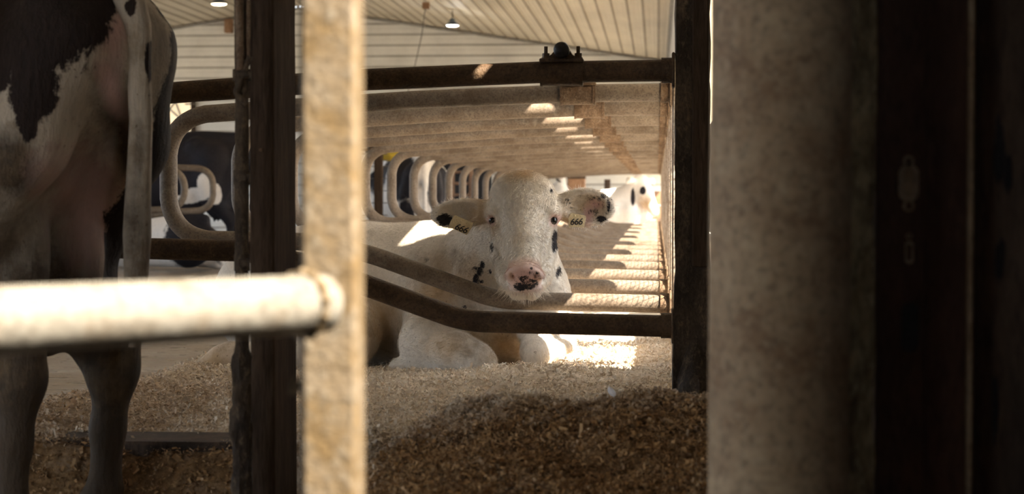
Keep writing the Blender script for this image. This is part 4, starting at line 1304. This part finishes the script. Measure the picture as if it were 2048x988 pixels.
far_lying('white cow lying far along the row with its head in profile near the wall', 0.0, (-0.85, 26.85, 0.08),
          [((.53, -.2, .62), (.030, .3, .13)), ((.665, -.26, .71), (.045, .09, .06)), ((-.7, 0, .4), (.3, .5, .3))],
          [((.63, -.12, .80), .112), ((.70, -.19, .68), .102), ((.80, -.29, .46), .066), ((.815, -.31, .42), .060)],
          pink=[((.87, -.34, .44), (.05, .08, .05))], tan=[((.72, -.3, .55), (.10, .2, .10))])
far_lying('black and white cow lying across the alley low behind the big loop', 2.6, (-5.12, 19.9, PLAT_Z),
          [((-.95, 0, .4), (.42, .8, .6)), ((.95, 0, .7), (.3, .5, .4))],
          [((1.06, -.02, .86), .115), ((1.16, -.06, .74), .105), ((1.34, -.1, .55), .068), ((1.38, -.1, .50), .060)], size=.86)

# ---- the white cow lying in the second stall, looking at us
def B(px, py, Y, r):
    return (P(px, py, Y), S(r, Y))
f = Field(grade(-1.92, -.06, [(-.80, .0125), (-.12, .0048), (-.06, .02)]), grade(6.56, 8.15, [(7.12, .0050), (7.4, .009), (8.15, .02)]), grade(-.02, .92, [(.28, .0095), (.86, .0048), (.92, .02)]))
# trunk
f.chain([((-1.50, 7.76, .30), .24), ((-1.15, 7.68, .315), .265), ((-.80, 7.56, .315), .262), ((-.60, 7.46, .34), .225)], .08)
f.cone((-1.45, 7.66, .53), (-.72, 7.50, .535), .045, .05, .09)
f.cone((-1.34, 7.58, .50), (-1.34, 7.52, .44), .07, .06, .08)
f.cone((-.74, 7.38, .42), (-.66, 7.32, .26), .15, .13, .09)            # near shoulder
f.chain([B(1046, 432, 7.12, 62), B(1012, 505, 7.27, 92), B(1020, 600, 7.40, 112), B(1020, 650, 7.36, 92)], .07)   # neck and brisket
f.chain([B(935, 500, 7.38, 40), B(900, 560, 7.42, 70), B(900, 640, 7.36, 60)], .09)
# near foreleg folded under
f.chain([B(868, 640, 7.26, 62), B(850, 686, 7.12, 46), B(915, 706, 7.0, 37), B(955, 722, 6.95, 31), B(968, 730, 6.95, 24)], .05)
f.chain([B(962, 737, 6.96, 22), B(900, 742, 7.02, 17), B(820, 738, 7.10, 18), B(797, 736, 7.12, 20)], .03)
# far foreleg, knee towards us
f.chain([B(1085, 600, 7.24, 56), B(1076, 660, 7.12, 36), B(1071, 704, 6.98, 25), B(1071, 712, 6.96, 22)], .05)
f.chain([B(1073, 714, 6.97, 20), B(1110, 700, 7.06, 15), B(1140, 688, 7.18, 15)], .03)
# near hind leg, its hoof peeping out past the post
f.chain([((-1.42, 7.48, .34), .19), ((-1.15, 7.30, .20), .12), ((-1.32, 7.22, .13), .065)], .07)
f.chain([((-1.22, 7.24, .15), .07), B(520, 716, 7.22, 30), B(462, 716, 7.22, 30), B(440, 722, 7.22, 27)], .04)
f.chain([B(436, 722, 7.21, 27), B(412, 734, 7.20, 19), B(400, 742, 7.2, 12)], .02)
# skull, brows, cheeks, muzzle
f.cone(P(1045, 392, 7.03), P(1046, 425, 7.00), S(51, 7.0), S(58, 7.0), .03)
f.cone(P(1016, 392, 7.03), P(1076, 392, 7.03), S(35, 7), S(35, 7), .03)
f.cone(P(1003, 428, 6.99), P(1090, 427, 6.99), S(31, 7), S(31, 7), .03)
f.chain([B(1046, 430, 6.975, 50), B(1047, 485, 6.885, 35), B(1049, 535, 6.805, 30)], .02)
for s in (-1, 1):
    f.chain([B(1047 + s * 39, 458, 7.03, 27), B(1047 + s * 40, 505, 7.03, 24), B(1048 + s * 31, 552, 6.93, 22), B(1049 + s * 14, 582, 6.83, 17)], .02)
    f.cone(P(1046 + s * 50, 455, 6.955), P(1047 + s * 31, 525, 6.86), S(10, 7), S(8, 7), .018)      # crest below the eye
    f.ell(P(1046 + s * 57, 424, 6.955), (X_, Y_, Z_), (S(14, 7), S(14, 7), S(9, 7)), .012)      # brow over the eye
f.ell(P(1049, 553, 6.765), (X_, Y_, (0, .25, 1)), (S(37, 6.77), S(33, 6.77), S(29, 6.77)), .025)
f.ell(P(1051, 578, 6.79), (X_, Y_, Z_), (S(34, 6.77), S(30, 6.77), S(19, 6.77)), .015)
for s in (-1, 1):
    f.ell(P(1049 + s * 23, 548, 6.735), ((1, 0, s * .5), Y_, Z_), (S(14, 6.75), S(14, 6.75), S(12, 6.75)), .012)
    f.ell(P(1048 + s * 22.5, 552, 6.704), ((1, 0, s * -.9), Y_, (s * .9, 0, 1)), (S(5.0, 6.75), S(15, 6.75), S(7.5, 6.75)), .008, 'sub')
    # eye socket
    f.ell(P(1046 + s * 63.5, 440, 6.945), ((1, s * .3, 0), Y_, Z_), (S(8, 7), S(12, 7), S(8.5, 7)), .012, 'sub')
f.cone(P(1020, 579, 6.700), P(1080, 578, 6.700), S(2.6, 6.7), S(2.6, 6.7), .006, None, 'sub')   # mouth line
# ears: cupped leaves, the hollow towards us
def ear(base, tip, Yb, Yt, half, tilt):
    b = P(base[0], base[1], Yb); t = P(tip[0], tip[1], Yt)
    ax = (t - b) / np.linalg.norm(t - b)
    up = np.array((0, tilt, 1.0)); up -= ax * np.dot(up, ax); up /= np.linalg.norm(up)
    nn = np.cross(ax, up); nn = nn if nn[1] < 0 else -nn
    L = np.linalg.norm(t - b)
    c = b + ax * L * .52
    f.cone(b - ax * .02, b + ax * L * .22, .034, .036, .03)
    f.ell(c, (ax, up, nn), (L * .52, half, .028), .02)
    c2 = b + ax * L * .60 + nn * .024
    f.ell(c2, (ax, up, nn), (L * .38, half * .74, .030), .010, 'sub')
    return b, t, ax, up, nn
earL = ear((982, 421), (868, 433), 7.05, 7.03, S(30, 7), .25)
earR = ear((1110, 414), (1223, 416), 7.05, 7.02, S(39, 7), -.15)
V, F = f.mesh(); V = relax(V, F, 1, .4)
me = np_mesh('body', V, F)
def spot(px, py, rx, rz, Y, ry=.12):
    return (P(px, py, Y), (S(rx, Y), ry, S(rz, Y)))
bl = [spot(970, 528, 7, 12, 7.2), spot(964, 541, 9, 14, 7.2), spot(955, 557, 8, 12, 7.2), spot(950, 566, 5, 6, 7.2), spot(956, 534, 10, 4, 7.2),
      spot(985, 541, 4, 9, 7.2), spot(967, 561, 5, 4, 7.2), spot(861, 518, 4.5, 8, 7.35), spot(984, 495, 3.5, 10, 7.0), spot(1109, 478, 6.5, 20, 7.0), spot(1107, 492, 4, 12, 7.0),
      spot(1117, 545, 4.5, 13, 7.3), spot(904, 620, 4.5, 4.5, 7.2), spot(930, 615, 4, 5.5, 7.2), spot(1103, 383, 3, 5, 7.0), spot(866, 536, 3, 3, 7.3),
      spot(890, 439, 18, 14, 7.03, .06), spot(1217, 408, 4, 17, 7.03, .05), spot(1203, 438, 10, 6, 7.03, .05), spot(1207, 392, 6, 6, 7.03, .05),
     
      spot(1064, 536, 2.5, 3, 6.75, .06), spot(1075, 545, 2, 3, 6.75, .06)]
tn = [spot(1046, 350, 34, 14, 7.0), spot(958, 425, 26, 34, 7.05, .10), spot(990, 452, 14, 22, 6.98, .08), spot(950, 530, 34, 40, 7.3, .15), spot(930, 560, 26, 40, 7.3, .2), spot(1010, 690, 40, 36, 7.2, .3), spot(760, 660, 45, 70, 7.3, .3), spot(880, 580, 60, 60, 7.3, .3), spot(1047, 500, 20, 46, 6.88, .05), spot(1140, 440, 22, 22, 7.05, .08), spot(1170, 412, 46, 30, 7.05, .08),  spot(950, 560, 40, 60, 7.3, .25),
      spot(435, 720, 60, 36, 7.2, .2), spot(900, 690, 60, 30, 7.05, .2)]
tn = [(c, (r_[0] * .8, r_[1], r_[2] * .8)) for c, r_ in tn]
pk = [spot(1049, 552, 42, 30, 6.74, .09), spot(1108, 440, 11, 13, 6.98, .07), spot(984, 441, 9, 10, 6.98, .07), spot(1192, 408, 15, 10, 7.05, .05), spot(1176, 430, 9, 22, 7.05, .05)]
cow_attrs(me, V, bl, tn, pk)
bf = blobs(V, bl)
bf = np.maximum(bf, np.minimum(blobs(V, [spot(1050, 571, 24, 8, 6.74, .08), spot(1051, 558, 12, 8, 6.74, .08), spot(1063, 566, 14, 8, 6.74, .08), spot(1037, 577, 13, 5, 6.74, .08)]), .55))
bf = np.maximum(bf, np.minimum(blobs(V, [spot(1052, 562, 40, 20, 6.74, .08)]), .435))
bf = np.maximum(bf, np.minimum(blobs(V, [spot(1200, 422, 26, 30, 7.04, .06), spot(1160, 402, 34, 16, 7.04, .05)]), .445))
me.attributes['blk'].data.foreach_set('value', bf.astype(np.float32))
a0 = (-.75, 7.45, float(bed_h(-.75, 7.45)))
mc = thing('lying_cow', 'white cow with black flecks lying and facing the camera, numbered tags in both ears', 'cow', a0)
me.transform(Matrix.Translation(-Vector(a0)))
link('body', me, M['coat_main'], mc)

# how near the skin is under a given spot of the head
_d = V - np.array((0, 0, CAM_Z))
_px = 1024 + FPX * (_d @ _R) / (_d @ _F); _py = 494 - FPX * (_d @ _U) / (_d @ _F)
def skin_y(px, py, rad=4.0):
    m = (_px - px) ** 2 + (_py - py) ** 2 < rad * rad
    return float(V[m, 1].min())
def uv_sphere(mb, c, r, n=20, m=12, sc=(1, 1, 1)):
    V_ = []; F_ = []
    for i in range(m + 1):
        th = math.pi * i / m
        for k in range(n):
            t = 2 * math.pi * k / n
            V_.append((c[0] + sc[0] * r * math.sin(th) * math.cos(t), c[1] + sc[1] * r * math.sin(th) * math.sin(t), c[2] + sc[2] * r * math.cos(th)))
    for i in range(m):
        for k in range(n):
            F_.append((i * n + k, i * n + (k + 1) % n, (i + 1) * n + (k + 1) % n, (i + 1) * n + k))
    return mb.add(V_, F_)
for s, px in ((-1, 983.5), (1, 1108)):
    y = skin_y(px - s * 3, 440)
    world_part(uv_sphere(MB(), P(px - s * 1, 440, y + .012), S(9.5, 7), sc=(.8, 1, 1.0)), 'eye', M['eye'], mc)
    # dark lid rim and lashes
    rim = []
    for k in range(17):
        t = 2 * math.pi * k / 16
        rim.append(P(px + 7.2 * math.cos(t) * .8, 440 - 8.5 * math.sin(t) - (1.2 if math.sin(t) > 0 else 0), y + .004 + .004 * s * math.cos(t)))
    world_part(MB().tube(rim, .0022, 8, False), 'eyelid', M['hoof'], mc)

def ear_tag(quad, Y, ang, txt_px, size, shear):
    c = np.mean(quad, axis=0)
    n = len(quad)
    V_ = []
    for (x, y) in quad: V_.append(P(x, y, Y))
    for (x, y) in quad: V_.append(P(x, y, Y) + np.array((0, .0022, 0)))
    F_ = [tuple(range(n)), tuple(range(2 * n - 1, n - 1, -1))] + [(i, n + i, n + (i + 1) % n, (i + 1) % n) for i in range(n)]
    t = world_part(MB().add(V_, F_), 'ear_tag', M['tag'], mc, False)
    t['label'] = 'cream tag numbered 666'
    cu = bpy.data.curves.new('number', 'FONT'); cu.body = '666'; cu.size = S(size, Y); cu.extrude = .0003; cu.shear = shear
    cu.align_x = 'CENTER'; cu.align_y = 'CENTER'; cu.space_character = .92; cu.offset = .0004
    tmp = bpy.data.objects.new('number', cu); COL.objects.link(tmp); bpy.context.view_layer.update()
    nme = bpy.data.meshes.new_from_object(tmp.evaluated_get(bpy.context.evaluated_depsgraph_get())); bpy.data.objects.remove(tmp)
    nme.materials.clear(); o = link('number', nme, M['ink'], None, False)
    p = P(txt_px[0], txt_px[1], Y) + np.array((0, -.0012, 0))
    o.parent = t; o.location = tuple(p - sub_at(t))
    o.rotation_euler = (Matrix.Rotation(math.pi / 2, 4, 'X') @ Matrix.Rotation(ang, 4, 'Z')).to_euler()
    world_part(uv_sphere(MB(), P(txt_px[0] - 2, txt_px[1] - 13, Y - .001), .0035, 10, 6, (1, .5, 1)), 'stud', M['tag'], t)
    return t
yl = skin_y(922, 440, 16) - .004
ear_tag([(909, 430), (947, 446), (942, 458), (933, 470), (897, 453), (901, 443)], yl, math.radians(-22), (922, 457), 19, .28)
yr = skin_y(1152, 430, 14) - .004
ear_tag([(1142, 426), (1170, 431), (1172, 436), (1168, 454), (1138, 455), (1137, 437)], yr, math.radians(2), (1152, 444), 18, .28)

def strands(name, roots, dirs, lens, rad, curl, mat, parent, seed=1, stuff=True):
    r = np.random.default_rng(seed); V_ = []; F_ = []
    off = sub_at(parent)
    nseg = 3
    for p, d, L in zip(roots, dirs, lens):
        d = np.array(d, float); d /= np.linalg.norm(d)
        a = np.cross(d, (0.3, .2, 1)); a /= np.linalg.norm(a); b = np.cross(d, a)
        bend = r.normal(0, curl, 3); base = len(V_)
        for i in range(nseg + 1):
            t = i / nseg; q = p + d * L * t + bend * L * t * t
            w = rad * (1 - .8 * t)
            for k in range(3):
                an = 2 * math.pi * k / 3; V_.append(q - off + (a * math.cos(an) + b * math.sin(an)) * w)
        for i in range(nseg):
            for k in range(3):
                F_.append((base + i * 3 + k, base + i * 3 + (k + 1) % 3, base + i * 3 + 3 + (k + 1) % 3, base + i * 3 + 3 + k))
    me_ = np_mesh(name, np.array(V_), np.array(F_))
    o = link(name, me_, mat, parent)
    if stuff: o['kind'] = 'stuff'
    return o
def fur(name, me_, mat, parent, n, sel, flow, length, rad, seed, lift=.42):
    """Short coat hairs rooted on the skin, each with the coat's colour at its root."""
    r = np.random.default_rng(seed)
    nf = len(me_.polygons)
    cen = np.empty(nf * 3); me_.polygons.foreach_get('center', cen); cen = cen.reshape(-1, 3)
    nor = np.empty(nf * 3); me_.polygons.foreach_get('normal', nor); nor = nor.reshape(-1, 3)
    ar = np.empty(nf); me_.polygons.foreach_get('area', ar)
    off = sub_at(parent)
    vi = np.empty(nf * 4, np.int32); me_.loops.foreach_get('vertex_index', vi); vi = vi.reshape(-1, 4)
    w = ar * sel(cen + off, nor)
    w /= w.sum()
    fi = r.choice(nf, n, p=w)
    co = np.empty(len(me_.vertices) * 3); me_.vertices.foreach_get('co', co); co = co.reshape(-1, 3)
    bw = r.dirichlet((1, 1, 1, 1), n)
    root = (co[vi[fi]] * bw[:, :, None]).sum(1)
    nn = nor[fi]; fl = flow(root + off) + r.normal(0, .28, (n, 3))
    fl = fl - nn * (fl * nn).sum(1)[:, None]; fl /= np.linalg.norm(fl, axis=1)[:, None] + 1e-9
    d0 = fl + nn * (lift + r.normal(0, .15, n))[:, None]; d0 /= np.linalg.norm(d0, axis=1)[:, None]
    L = (length * r.uniform(.55, 1.25, n))[:, None]
    pts = np.stack([root - nn * .0008, root + d0 * L * .5, root + d0 * L * .8 + fl * L * .22 - nn * L * .06], 1)
    cu = bpy.data.hair_curves.new(name)
    cu.add_curves([3] * n)
    cu.attributes['position'].data.foreach_set('vector', np.ascontiguousarray(pts, np.float32).ravel())
    ra = cu.attributes.new('radius', 'FLOAT', 'POINT') if 'radius' not in cu.attributes else cu.attributes['radius']
    ra.data.foreach_set('value', np.tile(np.array([rad, rad * .8, rad * .15], np.float32), n))
    for nm in ('blk', 'tan', 'pink'):
        a = np.empty(len(me_.vertices), np.float32); me_.attributes[nm].data.foreach_get('value', a)
        v = (a[vi[fi]] * bw).sum(1)
        at_ = cu.attributes.new(nm, 'FLOAT', 'POINT'); at_.data.foreach_set('value', np.repeat(v, 3).astype(np.float32))
    o = bpy.data.objects.new(name, cu); COL.objects.link(o); cu.materials.append(mat); o.parent = parent; o['kind'] = 'stuff'
    return o
wh = P(1046, 447, 6.93); eL = P(978, 420, 7.05); eR = P(1114, 412, 7.05); mzz = P(1049, 552, 6.76)
def sel_(c, n):
    d = c - np.array((0, 0, CAM_Z))
    px = 1024 + FPX * (d @ _R) / (d @ _F); py = 494 - FPX * (d @ _U) / (d @ _F)
    face = (n[:, 1] < .35) & (px > 735) & (px < 1240) & (py > 330) & (py < 760)
    head = (px > 860) & (py < 610)
    muz = ((px - 1049) / 37) ** 2 + ((py - 556) / 28) ** 2 < 1
    return face * (.35 + .65 * sstep(770, 900, px) * (1 - sstep(600, 680, py))) * np.where(muz & (c[:, 1] < 6.9), 0, 1)
def flow_(p):
    d = p - wh
    out = np.zeros_like(p)
    up = d[:, 2] > 0
    out[:, 0] = d[:, 0] * 4.5 + .25 * np.sin(d[:, 2] * 90); out[:, 2] = np.tanh((d[:, 2] - .01 * np.sin(d[:, 0] * 60)) * 22) * .9
    left = p[:, 0] < eL[0]; right = p[:, 0] > eR[0]
    out[left] = (-1, 0, -.25); out[right] = (1, 0, -.1)
    deep = p[:, 1] > 7.12
    out[deep] = (-.8, .1, -.6)
    return out
fur('coat_hair', me, M['coat_main'], mc, 90000, sel_, flow_, .0135, .00038, 21)
def sel_poll(c, n):
    d = c - np.array((0, 0, CAM_Z))
    px = 1024 + FPX * (d @ _R) / (d @ _F); py = 494 - FPX * (d @ _U) / (d @ _F)
    return np.clip(1 - ((px - 1045) / 56) ** 2 - ((py - 364) / 44) ** 2, 0, 1) ** 1.5 * (n[:, 1] < .4)
def flow_poll(p):
    d = p - P(1046, 350, 6.98); out = np.zeros_like(p)
    out[:, 0] = d[:, 0] * 9; out[:, 2] = -.6; out[:, 1] = -.3
    return out
fur('poll_tuft', me, M['coat_main'], mc, 2600, sel_poll, flow_poll, .022, .00036, 22, .5)
r = np.random.default_rng(11)
ro = []; di = []; le = []
for i in range(150):
    px = r.uniform(1000, 1098); py = 566 + 26 * math.sqrt(max(0, 1 - ((px - 1049) / 52) ** 2)) + r.uniform(-7, 2)
    try: y = skin_y(px, py, 5)
    except ValueError: continue
    ro.append(P(px, py, y)); di.append(((px - 1049) / 60 + r.normal(0, .2), -.35 + r.normal(0, .2), -.9)); le.append(r.uniform(.012, .036))
strands('whiskers', ro, di, le, .00075, .18, M['whisker'], mc, 3)
ro = []; di = []; le = []
for e, ph, n in ((earL, 1, 420), (earR, 1, 620)):
    b, t, ax, up, nn = e; L = np.linalg.norm(t - b); half = S(27 if e is earL else 36, 7)
    for i in range(n):
        an = r.uniform(0, 2 * math.pi)
        rr = r.uniform(.86, 1.0)
        p = b + ax * (L * .52 + L * .51 * rr * math.cos(an)) + up * half * rr * math.sin(an) + nn * .008
        if math.cos(an) < -.8: continue
        ro.append(p); di.append(ax * math.cos(an) * .8 + up * math.sin(an) + nn * r.uniform(-.1, .6) + r.normal(0, .25, 3)); le.append(r.uniform(.008, .022))
strands('ear_fringe', ro, di, le, .0007, .25, M['white_hair'], mc, 4)
